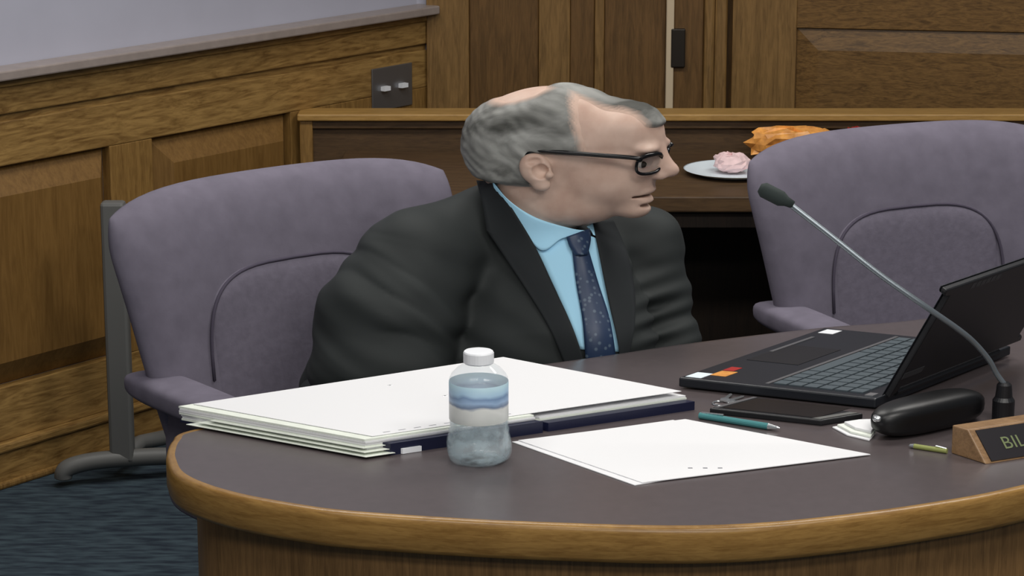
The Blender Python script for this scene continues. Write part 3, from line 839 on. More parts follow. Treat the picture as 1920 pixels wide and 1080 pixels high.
# cloth creases
ax_, bx_, cx_ = jk.A, jk.B, jk.C
arm = np.exp(-(((ax_ - P(735, 590)[0]) / 0.11) ** 2 + ((bx_ - P(735, 600)[1]) / 0.13) ** 2)) * (cx_ > -0.02)
t1 = (bx_ + 0.55 * ax_)
wob = np.sin(ax_ * 34 + bx_ * 21) + 0.7 * np.sin(cx_ * 47 - ax_ * 19)
fold = 0.0090 * (0.5 - np.abs(np.sin(t1 * 46 + 0.8 * wob))) * (0.6 + 0.4 * np.sin(ax_ * 27 + bx_ * 13)) + 0.0022 * np.sin((bx_ + 0.9 * ax_) * 105 + 1.2 * wob)
el = np.exp(-(((ax_ - P(1240, 600)[0]) / 0.05) ** 2 + ((bx_ - P(1240, 600)[1]) / 0.08) ** 2))
fold2 = 0.0045 * np.sin((bx_ - 0.4 * ax_) * 170)
gen = 0.0025 * np.sin(ax_ * 50 + bx_ * 30) * np.sin(bx_ * 60 + cx_ * 40)
jk.v = (jk.v + arm * fold + el * fold2 + gen).astype(np.float32)
vj, fj = jk.nets()
jacket = wmesh('suit_jacket', L2W(vj), fj, JACK, person, smooth=True)

# neck + chest surface that the collar, shirt and tie lie on
ck = Field(axis([(-0.20, 0.25, 0.004)]), axis([(P(960, 830)[1], EAR[1] + 0.05, 0.004)]), axis([(-0.2, 0.32, 0.0045)]))
ck.cone(Hd(1010, 350), P(985, 470, -0.01), 0.068, 0.082, 0.03)
ck.chain([P(1015, 520, -0.04), P(1010, 600, -0.03), P(975, 700, -0.03)], [0.112, 0.135, 0.148], 0.06)
ck.cone(P(1070, 520, 0.02), P(1075, 640, 0.04), 0.080, 0.112, 0.05)
ck.cone(P(955, 395, -0.03), P(800, 468, 0.045), 0.060, 0.078, 0.05)
ck.cone(P(1010, 410, -0.05), shL, 0.06, 0.066, 0.05)
def inpoly(x, y, poly):
    c = False; n = len(poly)
    for i in range(n):
        x0, y0 = poly[i]; x1, y1 = poly[i - 1]
        if (y0 > y) != (y1 > y) and x < (x1 - x0) * (y - y0) / (y1 - y0) + x0: c = not c
    return c
def cloth(name, left, right, off0, off1, thick, mat, par, n=26, m=10, field=None, puff=0.0):
    """strip of cloth between two outline curves, laid on the chest surface"""
    fld = field or ck
    Lc = catmull([Vector((p[0], p[1], 0)) for p in left], 12); Rc = catmull([Vector((p[0], p[1], 0)) for p in right], 12)
    def samp(c, t):
        x = t * (len(c) - 1); i = min(int(x), len(c) - 2); return c[i].lerp(c[i + 1], x - i)
    pts = []; cs = []
    for i in range(n + 1):
        for j in range(m + 1):
            q = samp(Lc, i / n).lerp(samp(Rc, i / n), j / m)
            p = P(q.x, q.y, 0.09)
            c = fld.front(p[0], p[1]); 
            pts.append((q.x, q.y)); cs.append(np.nan if c is None else c)
    cs = np.array(cs); cs[np.isnan(cs)] = np.nanmin(cs)
    cs = cs.reshape(n + 1, m + 1)
    for _ in range(3):
        pd = np.pad(cs, 1, mode='edge'); cs = (pd[1:-1, 1:-1] * 2 + pd[:-2, 1:-1] + pd[2:, 1:-1] + pd[1:-1, :-2] + pd[1:-1, 2:]) / 6
    top = []; bot = []
    for i in range(n + 1):
        for j in range(m + 1):
            u = j / m; off = off0 + (off1 - off0) * u + puff * 4 * u * (1 - u)
            x, y = pts[i * (m + 1) + j]; c = cs[i, j] + off
            p = P(x, y, c); top.append(p); bot.append(p - np.array([0, 0, thick]))
    V = L2W(np.array(top + bot)); f = []; w_ = m + 1; o = (n + 1) * w_
    for i in range(n):
        for j in range(m):
            a = i * w_ + j
            f.append([a, a + 1, a + w_ + 1, a + w_]); f.append([o + a + w_, o + a + w_ + 1, o + a + 1, o + a])
    bd_ = [j for j in range(m)] + [i * w_ + m for i in range(n)] + [n * w_ + j for j in range(m, 0, -1)] + [i * w_ for i in range(n, 0, -1)]
    for k in range(len(bd_)):
        a, b = bd_[k], bd_[(k + 1) % len(bd_)]
        f.append([a, b, o + b, o + a])
    return wmesh(name, V, f, mat, person, par, smooth=True)
shirt = cloth('shirt', [(960, 398), (1000, 462), (1045, 550), (1088, 655)], [(1090, 438), (1130, 460), (1155, 560), (1165, 660)], 0.004, 0.004, 0.010, SHIRT, None)
cloth('shirt_collar', [(922, 338), (955, 376), (1005, 408), (1070, 428), (1100, 432)], [(926, 352), (962, 402), (1012, 468), (1052, 448), (1082, 440)], 0.016, 0.013, 0.006, SHIRT, shirt, n=60)
cloth('shirt_collar', [(1100, 425), (1108, 432), (1112, 440)], [(1112, 418), (1122, 428), (1126, 446)], 0.014, 0.010, 0.006, SHIRT, shirt, n=8, m=4)
tie = cloth('tie', [(1072, 462), (1080, 530), (1092, 600), (1098, 675)], [(1102, 462), (1122, 530), (1144, 600), (1156, 675)], 0.010, 0.010, 0.006, TIE, None, puff=0.006)
cloth('tie_knot', [(1062, 444), (1068, 462), (1078, 478)], [(1106, 428), (1108, 450), (1102, 478)], 0.016, 0.016, 0.012, TIE, tie, n=8, m=8, puff=0.008)
cloth('lapel', [(893, 338), (905, 385), (912, 428), (918, 440), (985, 540), (1030, 615), (1062, 690)], [(928, 340), (965, 398), (1005, 465), (1040, 540), (1068, 600), (1085, 645), (1098, 692)], 0.010, 0.016, 0.007, LAPM, jacket, n=40)
cloth('lapel', [(1112, 418), (1122, 470), (1140, 560), (1158, 640), (1164, 690)], [(1150, 412), (1175, 470), (1190, 540), (1190, 610), (1175, 690)], 0.016, 0.008, 0.007, LAPM, jacket, n=30)

# -------- trousers and shoes
tr = Field(axis([(-0.40, 0.32, 0.010)]), axis([(lo_b, hip[1] + 0.12, 0.010)]), axis([(-0.36, 0.50, 0.010)]))
tr.ell(hip, (0.13, 0.095, 0.13), 0.03)
for hpw, kn, an_ in legs:
    tr.chain([W2L(*q) for q in (hpw, kn, an_ + Vector((0, 0, 0.02)))], [0.092, 0.072, 0.058], 0.03)
vt, ft = tr.nets(); wmesh('trousers', L2W(vt), ft, TROUS, person, smooth=True)
for hpw, kn, an_ in legs:
    v, f = rbox(0, 0, 0, 0.17, 0.055, 0.046, 3, 6)
    dx = Vector((0.62, -0.785, 0)); dy = Vector((0.785, 0.62, 0))
    c = an_ + dx * 0.07; 
    wmesh('shoe', [tuple(Vector((c.x, c.y, 0.046)) + dx * x + dy * y + Vector((0, 0, z * (1 - 0.5 * max(0, x / 0.17))) if z > 0 else (0, 0, z))) for x, y, z in v], f, SHOEM, person, smooth=True)

# -------- spectacles
gx, gy = Hc(1217, 312, 0.034)
def gw(pts): return [Vector(q) for q in L2W(np.array(pts))]
gl = wmesh('spectacles', *tube(catmull(gw([HL(gx + 0.006, gy + 0.006, 0.011), HL(gx + 0.010, gy + 0.009, 0.0), HL(gx + 0.006, gy + 0.006, -0.011)]), 4), 0.0026, 8), BLACKGL, person)
for s_ in (-1, 1):
    ring = []
    for k in range(28):
        a = 2 * math.pi * k / 28
        cc = math.copysign(abs(math.cos(a)) ** 0.65, math.cos(a)) * 0.0255; bb = math.copysign(abs(math.sin(a)) ** 0.7, math.sin(a)) * 0.0175
        ring.append(HL(gx + 0.006 - (cc + 0.034) ** 2 * 5.5 - 0.12 * bb * -1 * 0.6, gy + bb, s_ * (0.036 + cc)))
    ringw = [tuple(q) for q in L2W(np.array(ring))]
    v, f = tube(ringw, 0.0030, 8, True); wmesh('rim', v, f, BLACKGL, person, gl, smooth=True)
    bar = [ring[k] for k in (12, 10, 8, 6, 4, 2)]
    v, f = tube(gw(bar), 0.0042, 8); wmesh('brow_bar', v, f, BLACKGL, person, gl, smooth=True)
    cen = np.mean(np.array(ringw), 0)
    nrm = np.cross(np.array(ringw[0]) - cen, np.array(ringw[7]) - cen); nrm = nrm / np.linalg.norm(nrm) * 0.0006
    v = [tuple(np.array(q) + nrm) for q in ringw] + [tuple(np.array(q) - nrm) for q in ringw]
    f = [list(range(28)), list(range(28, 56))[::-1]] + [[k, (k + 1) % 28, 28 + (k + 1) % 28, 28 + k] for k in range(28)]
    wmesh('lens', v, f, LENS, person, gl)
    tp = [HL(gx - 0.012, gy + 0.010, 0.0615 * s_), Hn(1190, 304, 0.070, s_), Hn(1110, 297, 0.079, s_), Hn(1040, 291, 0.083, s_), Hn(1000, 289, 0.083, s_), Hn(980, 300, 0.082, s_)]
    v, f = tube(catmull(gw(tp), 4), 0.0040, 8); wmesh('temple', v, f, BLACKGL, person, gl, smooth=True)

# ------------------------------------------------------------------ things on the desk
# open binder: a parallelogram in plan, long side runs along the two page blocks
BA = at_z(338, 778, TZ + 0.012).xy; BB = at_z(690, 842, TZ + 0.012).xy; BC = at_z(1300, 752, TZ + 0.012).xy; BD = at_z(950, 684, TZ + 0.012).xy
def quad(u, v_):       # u along the page spread, v from near to far
    return (BB * (1 - u) + BC * u) * (1 - v_) + (BA * (1 - u) + BD * u) * v_
def qslab(u0, u1, v0, v1, z0, z1, sh=(0, 0)):
    vs = []
    for z in (z0, z1):
        for a, b in ((u0, v0), (u1, v0), (u1, v1), (u0, v1)):
            p = quad(a, b) + Vector(sh); vs.append((p.x, p.y, z))
    return vs
bd = thing('open_binder', 'open navy binder with two thick blocks of white pages', 'binder', tuple(quad(0.5, 0.5)) + (TZ,))
wmesh('cover_board', qslab(0.0, 0.50, 0.0, 1.0, TZ, TZ + 0.004), BOXF, NAVY, bd)
wmesh('cover_board', qslab(0.53, 1.0, 0.0, 1.0, TZ, TZ + 0.004), BOXF, NAVY, bd)
wmesh('spine', qslab(0.50, 0.53, 0.0, 1.0, TZ, TZ + 0.005), BOXF, NAVY, bd)
blk = None
def pages(u0, u1, v0, v1, z0, nsl, th, drift, skew):
    """a block of pages as slightly shifted sheaves"""
    first = None
    for i in range(nsl):
        q = i / max(1, nsl - 1)
        du = drift * q + random.uniform(-1, 1) * 0.004; dv = skew * q + random.uniform(-1, 1) * 0.006
        o = wmesh('page_sheaf', qslab(u0 + du, u1 + du * 0.3, v0 + dv, v1 + dv, z0 + i * th, z0 + (i + 0.88) * th), BOXF, PAPER if i % 3 else PAPER2, bd)
    return z0 + nsl * th
zl = pages(0.0, 0.50, 0.005, 0.995, TZ + 0.004, 7, 0.0034, -0.004, 0.0)
zr = pages(0.52, 0.99, 0.02, 0.985, TZ + 0.004, 5, 0.0034, 0.004, 0.01)
# loose sheets across the gutter, the corner tabs that stick out near the viewer
wmesh('top_sheet', qslab(0.03, 0.98, 0.03, 0.985, zl + 0.0002, zl + 0.0010), BOXF, PAPER, bd)
for i in range(3):
    wmesh('tab_sheet', qslab(-0.035 + 0.008 * i, 0.05, -0.05 + 0.02 * i, 0.9 - 0.05 * i, TZ + 0.0042 + i * 0.0052, TZ + 0.0052 + i * 0.0052), BOXF, PAPER2, bd)
wmesh('cover_edge', qslab(0.045, 0.50, -0.035, 0.006, TZ, TZ + 0.019), BOXF, NAVY, bd)
wmesh('cover_edge', qslab(0.52, 0.985, -0.03, 0.02, TZ, TZ + 0.0145), BOXF, NAVY, bd)
wmesh('spine_label', qslab(0.075, 0.13, -0.045, -0.0352, TZ + 0.0005, TZ + 0.009), BOXF, WHITEPL, bd)
for k in range(3):
    c0 = quad(0.515, 0.2 + 0.3 * k); dr = (quad(0.56, 0.5) - quad(0.47, 0.5)) * 0.42
    pts = [(c0.x + dr.x * math.cos(a), c0.y + dr.y * math.cos(a), TZ + 0.006 + 0.022 * math.sin(a)) for a in [math.pi * i / 10 for i in range(11)]]
    v, f = tube(pts, 0.0018, 6); wmesh('ring', v, f, CHROME, bd, smooth=True)
for k in range(9):
    wmesh('text_line', qslab(0.08 + 0.045 * k, 0.1 + 0.045 * k, 0.06, 0.066, zl + 0.0010, zl + 0.0012), BOXF, INK, bd)

# loose sheets
PA = at_z(960, 830, TZ).xy; PB = at_z(1190, 912, TZ).xy; PC = at_z(1632, 855, TZ).xy; PD = at_z(1285, 789, TZ).xy
def sheet(name, label, c, z, mat, grp):
    v = [(p.x, p.y, z) for p in c] + [(p.x, p.y, z + 0.0012) for p in c]
    ctr = sum((Vector(p) for p in c), Vector((0, 0))) / 4
    root = thing(name, label, 'paper', (ctr.x, ctr.y, z), 0, grp)
    wmesh('sheet', v, BOXF, mat, root)
    return root
sh1 = sheet('paper_sheet', 'white paper sheet lying beneath another, its edge peeking out near the bottle', [PA, PB + Vector((0.0, 0.002)), PC + Vector((-0.10, -0.004)), PD + Vector((-0.02, 0))], TZ + 0.0004, PAPER, 'loose sheets')
sh2 = sheet('paper_sheet', 'large white paper sheet lying flat between the bottle and the black spectacle case', [PA + Vector((0.01, 0.004)), PB + Vector((0.012, 0.010)), PC, PD], TZ + 0.0018, PAPER, 'loose sheets')
for k in range(3):
    a = at_z(1290 + 28 * k, 882, TZ)
    wmesh('printed_mark', boxv(a.x, a.x + 0.007, a.y, a.y + 0.004, TZ + 0.003, TZ + 0.0033), BOXF, INK, sh2)

# water bottle
bc = at_z(898, 862, TZ)
bt = thing('water_bottle', 'small clear plastic water bottle with white cap and blue label', 'bottle', tuple(bc))
R0 = 0.050
prof = [(0.030, 0.0), (0.042, 0.001), (0.047, 0.006), (0.050, 0.016), (0.0505, 0.030), (0.049, 0.040), (0.0465, 0.050), (0.0475, 0.054), (0.0450, 0.060), (0.0460, 0.066), (0.0445, 0.072), (0.0445, 0.137), (0.0450, 0.141), (0.042, 0.148), (0.034, 0.157), (0.025, 0.164), (0.0205, 0.168), (0.0205, 0.180)]
prof = [(r, z * 0.93) for r, z in prof]
inner = [(r - 0.0009, z + (0.001 if i == 0 else 0)) for i, (r, z) in enumerate(prof)]
v, f = lathe(prof, tuple(bc), 48, lambda a, z: 1 + (0.03 * math.cos(5 * a) if z < 0.02 else 0))
f = f[:-1]
n0 = len(v)
v2, f2 = lathe(inner, tuple(bc), 48, lambda a, z: 1 + (0.03 * math.cos(5 * a) if z < 0.02 else 0))
wmesh('shell', v, f, PET, bt, smooth=True)
wp = [(r - 0.0012, max(z, 0.002)) for r, z in prof if z < 0.122]
v, f = lathe(wp, tuple(bc), 48); wmesh('water', v, f, WATER, bt, smooth=True)
v, f = lathe([(0.0455, 0.067), (0.0458, 0.0675), (0.0458, 0.1265), (0.0455, 0.127)], (0, 0, 0), 48)
lb = mesh_obj('label', v, f[:-2], LABELM, None, True); lb.parent = bt
v, f = lathe([(0.0222, 0.155), (0.0232, 0.1565), (0.0232, 0.1715), (0.022, 0.1735), (0.012, 0.174)], tuple(bc), 32, lambda a, z: 1 + 0.012 * math.cos(24 * a)); wmesh('cap', v, f, WHITEPL, bt)

# laptop
NH = at_z(1642, 756, TZ + 0.012).xy; NF = at_z(1272, 716, TZ + 0.012).xy; FF = at_z(1545, 622, TZ + 0.012).xy
FH = NH + (FF - NF)
lp = thing('laptop', 'open black laptop with grey keys, lid tilted away from the man', 'laptop', tuple((NH + FF) / 2) + (TZ,))
def lq(u, v_):   # u: hinge to user edge, v: near to far
    return NH + (NF - NH) * u + (FH - NH) * v_
def lslab(u0, u1, v0, v1, z0, z1):
    vs = []
    for z in (z0, z1):
        for a, b in ((u0, v0), (u1, v0), (u1, v1), (u0, v1)):
            p = lq(a, b); vs.append((p.x, p.y, z))
    return vs
base = bevel(wmesh('base', lslab(0, 1, 0, 1, TZ + 0.003, TZ + 0.020), BOXF, DECK, lp), 0.003)
LZ = TZ + 0.020
for a in (0.06, 0.92):
    for b in (0.06, 0.92):
        wmesh('rubber_foot', lslab(a, a + 0.04, b, b + 0.03, TZ, TZ + 0.003), BOXF, BLACKPL, lp, base)
for r in range(6):
    u0 = 0.10 + r * 0.077; nk = 15
    k = 0
    while k < nk:
        wdt = 1
        if r == 5 and k == 4: wdt = 6
        v0 = 0.05 + 0.90 * k / nk; v1 = 0.05 + 0.90 * (k + wdt) / nk - 0.010
        wmesh('key', lslab(u0, u0 + 0.064, v0, v1, LZ, LZ + 0.0022), BOXF, KEYM, lp, base)
        k += wdt
wmesh('keyboard_trim', lslab(0.565, 0.585, 0.04, 0.96, LZ, LZ + 0.0012), BOXF, STEEL, lp, base)
wmesh('touchpad', lslab(0.66, 0.93, 0.36, 0.66, LZ, LZ + 0.0006), BOXF, BLACKPL, lp, base)
wmesh('touchpad_highlight', lslab(0.915, 0.935, 0.52, 0.82, LZ, LZ + 0.0012), BOXF, STEEL, lp, base)  # bright bar standing in for a highlight line at the touchpad
wmesh('sticker', lslab(0.90, 0.98, 0.02, 0.10, LZ, LZ + 0.0006), BOXF, PLATEM, lp, base)
wmesh('sticker', lslab(0.82, 0.90, 0.08, 0.16, LZ, LZ + 0.0006), BOXF, ORANGE, lp, base)
wmesh('sticker', lslab(0.85, 0.905, 0.17, 0.23, LZ, LZ + 0.0006), BOXF, REDW, lp, base)
wmesh('sticker', lslab(0.88, 0.96, 0.90, 0.97, LZ, LZ + 0.0006), BOXF, WHITEPL, lp, base)
wmesh('power_button', lslab(0.03, 0.07, 0.02, 0.06, LZ, LZ + 0.002), BOXF, CHROME, lp, base)
# lid: from the hinge line up and away from the user
LU = Vector((0.100, -0.042, 0.212))
hd = Vector((FH.x - NH.x, FH.y - NH.y, 0)); LN = hd.cross(LU).normalized()      # outward face
if LN.y > 0: LN = -LN
h0 = Vector((NH.x, NH.y, LZ + 0.002))
def lidp(u, v_, t): return tuple(h0 + hd * v_ + LU * u + LN * t)
ol = []
cr_ = 0.05
for (cu, cv, a0) in ((0.0 + 0.02, 0.0 + 0.01, 180), (0.94, 0.035, 90), (0.94, 0.965, 0), (0.02, 0.99, -90)):
    ru, rv = (0.02, 0.01) if cu < 0.5 else (0.06, 0.035)
    for k in range(5):
        pass
def rr(u0, u1, v0, v1, ru, rv, n=5):
    pts = []
    for (cu, cv, a0) in ((u1 - ru, v1 - rv, 0), (u1 - ru, v0 + rv, 90), (u0 + ru, v0 + rv, 180), (u0 + ru, v1 - rv, 270)):
        for k in range(n + 1):
            a = math.radians(a0 + 90 * k / n); pts.append((cu + ru * math.cos(a), cv - rv * math.sin(a)))
    return pts
def lidslab(name, ring, t0, t1, mat, par):
    n = len(ring)
    v = [lidp(u, q, t0) for u, q in ring] + [lidp(u, q, t1) for u, q in ring]
    f = [list(range(n))[::-1], list(range(n, 2 * n))] + [[i, (i + 1) % n, n + (i + 1) % n, n + i] for i in range(n)]
    return wmesh(name, v, f, mat, lp, par)
lid = bevel(lidslab('lid', rr(0, 1, 0, 1, 0.07, 0.05), 0.0, 0.012, BLACKPL, None), 0.003)
lidslab('screen', rr(0.08, 0.93, 0.05, 0.95, 0.005, 0.004), -0.001, 0.0, BLACKGL, lid)
lidslab('bezel_rim', rr(-0.005, 1.005, -0.004, 1.004, 0.07, 0.05), -0.0006, 0.0004, DECK, lid)
DIMSILVER = plain('dim_silver_print', (58, 58, 60), 0.5)
for k in range(6):
    v0 = 0.20 + 0.036 * k
    lidslab('lid_lettering', [(0.865, v0), (0.905, v0), (0.905, v0 + 0.026), (0.865, v0 + 0.026)], 0.012, 0.0126, DIMSILVER, lid)
lidslab('lid_badge', [(0.16, 0.06), (0.21, 0.06), (0.21, 0.20), (0.16, 0.20)], 0.012, 0.0126, DIMSILVER, lid)
v, f = tube([lidp(0.0, 0.12, 0.004), lidp(0.0, 0.88, 0.004)], 0.006, 10); wmesh('hinge', v, f, BLACKPL, lp)

# black tablet-like slab, pens, keys, tissue
def qthing(name, label, cat, corners, th, mat, bev=0.002, part='body'):
    c = [at_z(x, y, TZ) for x, y in corners]
    ctr = sum(c, Vector()) / len(c)
    t = thing(name, label, cat, (ctr.x, ctr.y, TZ))
    v, f = prism([(p.x, p.y) for p in c], TZ, TZ + th)
    o = wmesh(part, v, f, mat, t)
    if bev: bevel(o, bev)
    return t, o, c
t, o, c = qthing('tablet', 'flat black tablet lying beside the laptop with silver trim', 'tablet', [(1330, 776), (1412, 754), (1618, 786), (1540, 799)], 0.010, BLACKPL)
v = [tuple(c[0].lerp(c[1], q) + (c[3] - c[0]) * e + Vector((0, 0, z))) for q, e, z in ((0.05, 0.02, 0.0101), (0.95, 0.02, 0.0101), (0.95, 0.06, 0.0101), (0.05, 0.06, 0.0101), (0.05, 0.02, 0.011), (0.95, 0.02, 0.011), (0.95, 0.06, 0.011), (0.05, 0.06, 0.011))]
wmesh('trim', v, BOXF, STEEL, t, o)
v = [tuple(c[3].lerp(c[2], q) + (c[0] - c[3]) * e + Vector((0, 0, z))) for q, e, z in ((0.05, 0.03, 0.0101), (0.95, 0.03, 0.0101), (0.95, 0.10, 0.0101), (0.05, 0.10, 0.0101), (0.05, 0.03, 0.011), (0.95, 0.03, 0.011), (0.95, 0.10, 0.011), (0.05, 0.10, 0.011))]
wmesh('trim', v, BOXF, GREYMET, t, o)
v = [tuple(c[0].lerp(c[3], q) + (c[1] - c[0]) * e + Vector((0, 0, z))) for z in (0.0101, 0.0106) for q, e in ((0.08, 0.1), (0.92, 0.1), (0.92, 0.9), (0.08, 0.9))]
wmesh('screen', v, BOXF, BLACKGL, t, o)
def pen(label, a, b, mat, r=0.0055):
    A_ = at_z(a[0], a[1], TZ + r); B_ = at_z(b[0], b[1], TZ + r)
    t = thing('pen', label, 'pen', (A_.x, A_.y, TZ))
    d = B_ - A_
    v, f = tube([A_, A_ + d * 0.86], r, 12); wmesh('barrel', v, f, mat, t, smooth=False)
    v, f = tube([A_ + d * 0.86, A_ + d * 0.97, B_], [r, 0.0025, 0.0008], 12); wmesh('tip', v, f, CHROME, t)
    v, f = tube([A_ + d * 0.02 + Vector((0, 0, r)), A_ + d * 0.3 + Vector((0, 0, r + 0.002))], 0.0014, 6); wmesh('clip', v, f, CHROME, t)
pen('teal pen between the white sheet and the black tablet', (1312, 779), (1462, 803), TEAL)
pen('yellow-green pen beside the wooden nameplate', (1776, 846), (1704, 835), YELLOW, 0.004)
# ring of keys lying on the desk by the tablet
kc = at_z(1352, 758, TZ)
ks = thing('key_bunch', 'small bunch of silver keys beside the laptop corner', 'keys', tuple(kc))
v, f = tube([(kc.x + 0.014 * math.cos(a), kc.y + 0.014 * math.sin(a), TZ + 0.0015) for a in [2 * math.pi * i / 16 for i in range(16)]], 0.0015, 6, True); wmesh('key_ring', v, f, CHROME, ks)
for k in range(3):
    a = 0.55 + 0.35 * k
    d = Vector((math.cos(a), math.sin(a) * 0.8, 0)); nrm = Vector((-d.y, d.x, 0))
    s0 = kc + d * 0.012 + Vector((0, 0, 0.0005 + 0.0012 * k))
    poly = [s0 + nrm * 0.007, s0 + d * 0.016 + nrm * 0.009, s0 + d * 0.022 + nrm * 0.004, s0 + d * 0.052 + nrm * 0.003, s0 + d * 0.056, s0 + d * 0.05 - nrm * 0.004, s0 + d * 0.022 - nrm * 0.004, s0 + d * 0.016 - nrm * 0.009, s0 - nrm * 0.007]
    v, f = prism([(p.x, p.y) for p in poly], s0.z, s0.z + 0.0012); wmesh('key_blade', v, f, CHROME, ks)
# spectacle case: domed clamshell
ca = at_z(1640, 826, TZ); cb = at_z(1836, 782, TZ)
mid = (ca + cb) / 2; dd = (cb - ca).to_2d(); hl = dd.length / 2; dd.normalize(); dn = Vector((-dd.y, dd.x))
cs = thing('spectacle_case', 'glossy black domed spectacle case beside the wooden nameplate', 'case', (mid.x, mid.y, TZ))
def shell(zs0, zs1, grow, mat, name):
    v0, f = rbox(0, 0, 0, hl + grow, 0.036 + grow, 1.0, 3.0, 8)
    v = []
    for x, y, z in v0:
        zz = zs0 + (zs1 - zs0) * (max(0, z) if zs0 > 0.02 else (z + 1) / 2)
        taper = 1 - 0.10 * (x / hl) ** 2
        p = mid.to_2d() + dd * x + dn * y * taper
        v.append((p.x, p.y, TZ + zz))
    return wmesh(name, v, f, mat, cs, smooth=True)
shell(0.0, 0.056, 0.0, CASEM, 'shell')
cst = mid.to_2d() - dd * (hl * 0.97)
v, f = rbox(cst.x, cst.y, TZ + 0.036, 0.007, 0.010, 0.005, 3, 5); wmesh('end_glint', v, f, CHROME, cs, smooth=True)  # bright bead modelled as the highlight on the case's left end
# crumpled tissue tucked under the case
tc_ = [at_z(x, y, TZ) for x, y in ((1560, 803), (1600, 797), (1634, 796), (1640, 816), (1630, 828), (1588, 818))]
ctr = sum(tc_, Vector()) / 6
ts = thing('folded_tissue', 'white folded tissue beside the black spectacle case', 'tissue', (ctr.x, ctr.y, TZ))
for k, (sc, z0, z1) in enumerate(((1.0, 0.0, 0.003), (0.9, 0.003, 0.007), (0.72, 0.007, 0.012))):
    v, f = prism([((p - ctr) * sc + ctr + Vector((0.004 * k, 0.002 * k, 0))).to_2d() for p in tc_], TZ + z0, TZ + z1)
    bevel(wmesh('fold', v, f, PAPER if k != 1 else PAPER2, ts), 0.0012)

# gooseneck microphone
mb = at_z(1880, 790, TZ)
mc = thing('gooseneck_microphone', 'thin gooseneck microphone on a black base rising beside the laptop', 'microphone', tuple(mb))
v, f = lathe([(0.016, 0), (0.018, 0.002), (0.018, 0.036), (0.014, 0.042), (0.012, 0.062), (0.008, 0.066)], tuple(mb), 24); wmesh('base', v, f, BLACKPL, mc, smooth=False)
gp = [mb + Vector((0, 0, 0.062))] + [at_y(x, y, Y) for x, y, Y in ((1868, 700, 3.905), (1855, 676, 3.90), (1830, 646, 3.89), (1800, 620, 3.875), (1740, 578, 3.86), (1650, 515, 3.87), (1560, 444, 3.89), (1475, 378, 3.91))]
gp = catmull(gp, 6)
v, f = tube(gp, 0.0047, 10); wmesh('gooseneck', v, f, plain('gooseneck_grey', (128, 136, 142), 0.3, metal=0.6), mc, smooth=True)
e0 = gp[-1]; dv = (at_y(1424, 352, 3.92) - e0)
v, f = tube([e0 - dv * 0.25, e0, e0 + dv * 0.2, e0 + dv * 0.85, e0 + dv], [0.006, 0.008, 0.0125, 0.0125, 0.007], 14); wmesh('microphone_head', v, f, plain('dark_green_black_foam', (34, 44, 42), 0.8), mc, smooth=True)

# wooden nameplate
la = Vector((0.90, 0.43)); sa = Vector((0.60, -0.80))
n0 = at_z(1783, 850, TZ).xy
npt = thing('nameplate', 'light wood desk nameplate with dark face and pale green letters', 'nameplate', (n0.x, n0.y, TZ))
def npp(l, s, z): p = n0 + la * l + sa * s; return (p.x, p.y, TZ + z)
L_ = 0.30; H_ = 0.046
v = [npp(l, s, z) for l in (0, L_) for s, z in ((0, 0), (0.072, 0), (0.032, H_), (0, H_))]
blkp = bevel(wmesh('block', v, [[0, 1, 2, 3], [7, 6, 5, 4], [0, 4, 5, 1], [1, 5, 6, 2], [2, 6, 7, 3], [3, 7, 4, 0]], NPWOOD, npt), 0.002)
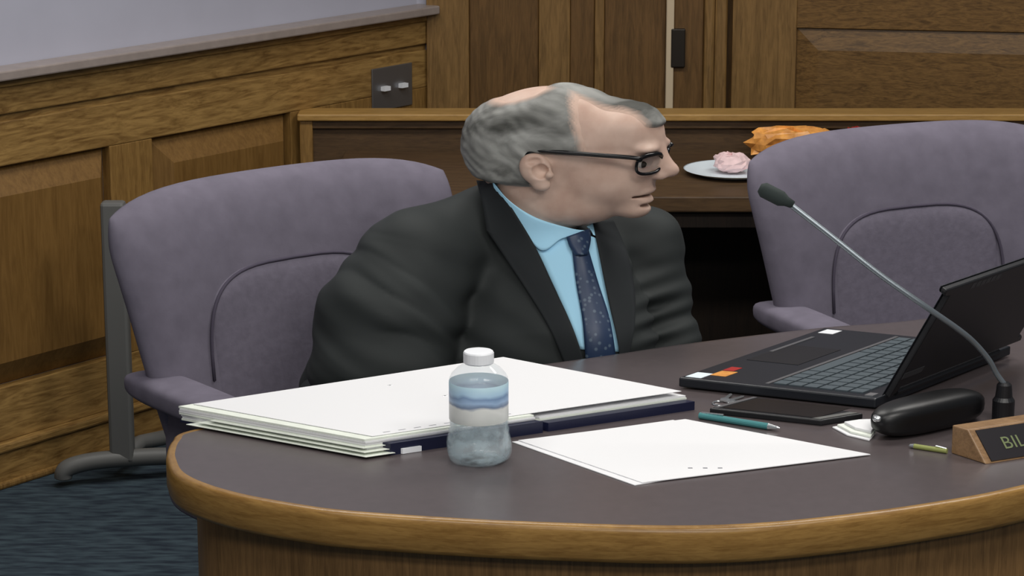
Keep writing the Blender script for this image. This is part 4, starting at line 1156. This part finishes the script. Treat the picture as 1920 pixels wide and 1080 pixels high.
# face plate on the slope
s0, z0, s1, z1 = 0.070, 0.0025, 0.034, H_ - 0.003
nx = Vector((z1 - z0, s0 - s1)).normalized()
def npf(l, q, t): return npp(l, s0 + (s1 - s0) * q + nx.x * t, z0 + (z1 - z0) * q + nx.y * t)
v = [npf(l, q, t) for t in (0.0005, 0.002) for l, q in ((0.012, 0.0), (L_ - 0.012, 0.0), (L_ - 0.012, 1.0), (0.012, 1.0))]
fp_ = wmesh('face_plate', v, BOXF, plain('dark_plate', (30, 26, 30), 0.4), npt)
tcv = bpy.data.curves.new('letters', 'FONT'); tcv.body = 'BIL A'; tcv.size = 1.0; tcv.extrude = 0.0
to = bpy.data.objects.new('letters_tmp', tcv); COL.objects.link(to)
bpy.context.view_layer.update()
me = bpy.data.meshes.new_from_object(to.evaluated_get(bpy.context.evaluated_depsgraph_get()))
fv = [tuple(vv.co) for vv in me.vertices]; ff = [list(pp.vertices) for pp in me.polygons]
bpy.data.objects.remove(to); bpy.data.meshes.remove(me)
sc = 0.034
wmesh('letters', [npf(0.045 + x * sc * 1.0, 0.30 + y * 0.55, 0.0026) for x, y, z in fv], ff, GOLD, npt, fp_)

# snacks on the credenza
CZ_ = 0.685
pc = at_z(1375, 322, CZ_ + 0.006)
pl = thing('snack_plate', 'pale round plate with a napkin on the dark credenza beside the empty chair', 'plate', (pc.x, pc.y, CZ_))
v, f = lathe([(0.085, 0.0), (0.09, 0.002), (0.125, 0.013), (0.128, 0.015), (0.122, 0.0145), (0.088, 0.004), (0.03, 0.003)], (pc.x, pc.y, CZ_), 40)
wmesh('dish', v, f, PLATEM, pl, smooth=True)
def crumple(name, label, cat, c, sx, sy, sz, mat, seed, grp=None):
    r_ = random.Random(seed)
    v, f = rbox(0, 0, 0, sx, sy, sz, 3, 5)
    v = [(x * (1 + 0.16 * r_.uniform(-1, 1)), y * (1 + 0.16 * r_.uniform(-1, 1)), z * (1 + 0.22 * r_.uniform(-1, 1))) for x, y, z in v]
    mz = min(q[2] for q in v)
    o = mesh_obj(name, [(x, y, z - mz) for x, y, z in v], f, mat, None, False)
    o.location = c
    tag(o, label, cat, grp); return o
nc = at_z(1372, 312, CZ_ + 0.02)
crumple('crumpled_napkin', 'pink and white crumpled napkin lying on the pale plate', 'napkin', (nc.x, nc.y, CZ_ + 0.0045), 0.045, 0.04, 0.022, PINKW, 3)
sb = at_z(1480, 300, CZ_)
crumple('snack_bag', 'orange snack bag standing on the credenza behind the empty chair', 'snack bag', (sb.x + 0.012, sb.y + 0.02, CZ_), 0.118, 0.05, 0.037, ORANGE, 9)
crumple('red_wrapper', 'red crumpled wrapper beside the orange snack bag', 'wrapper', (sb.x + 0.18, sb.y + 0.03, CZ_), 0.03, 0.03, 0.036, REDW, 12)
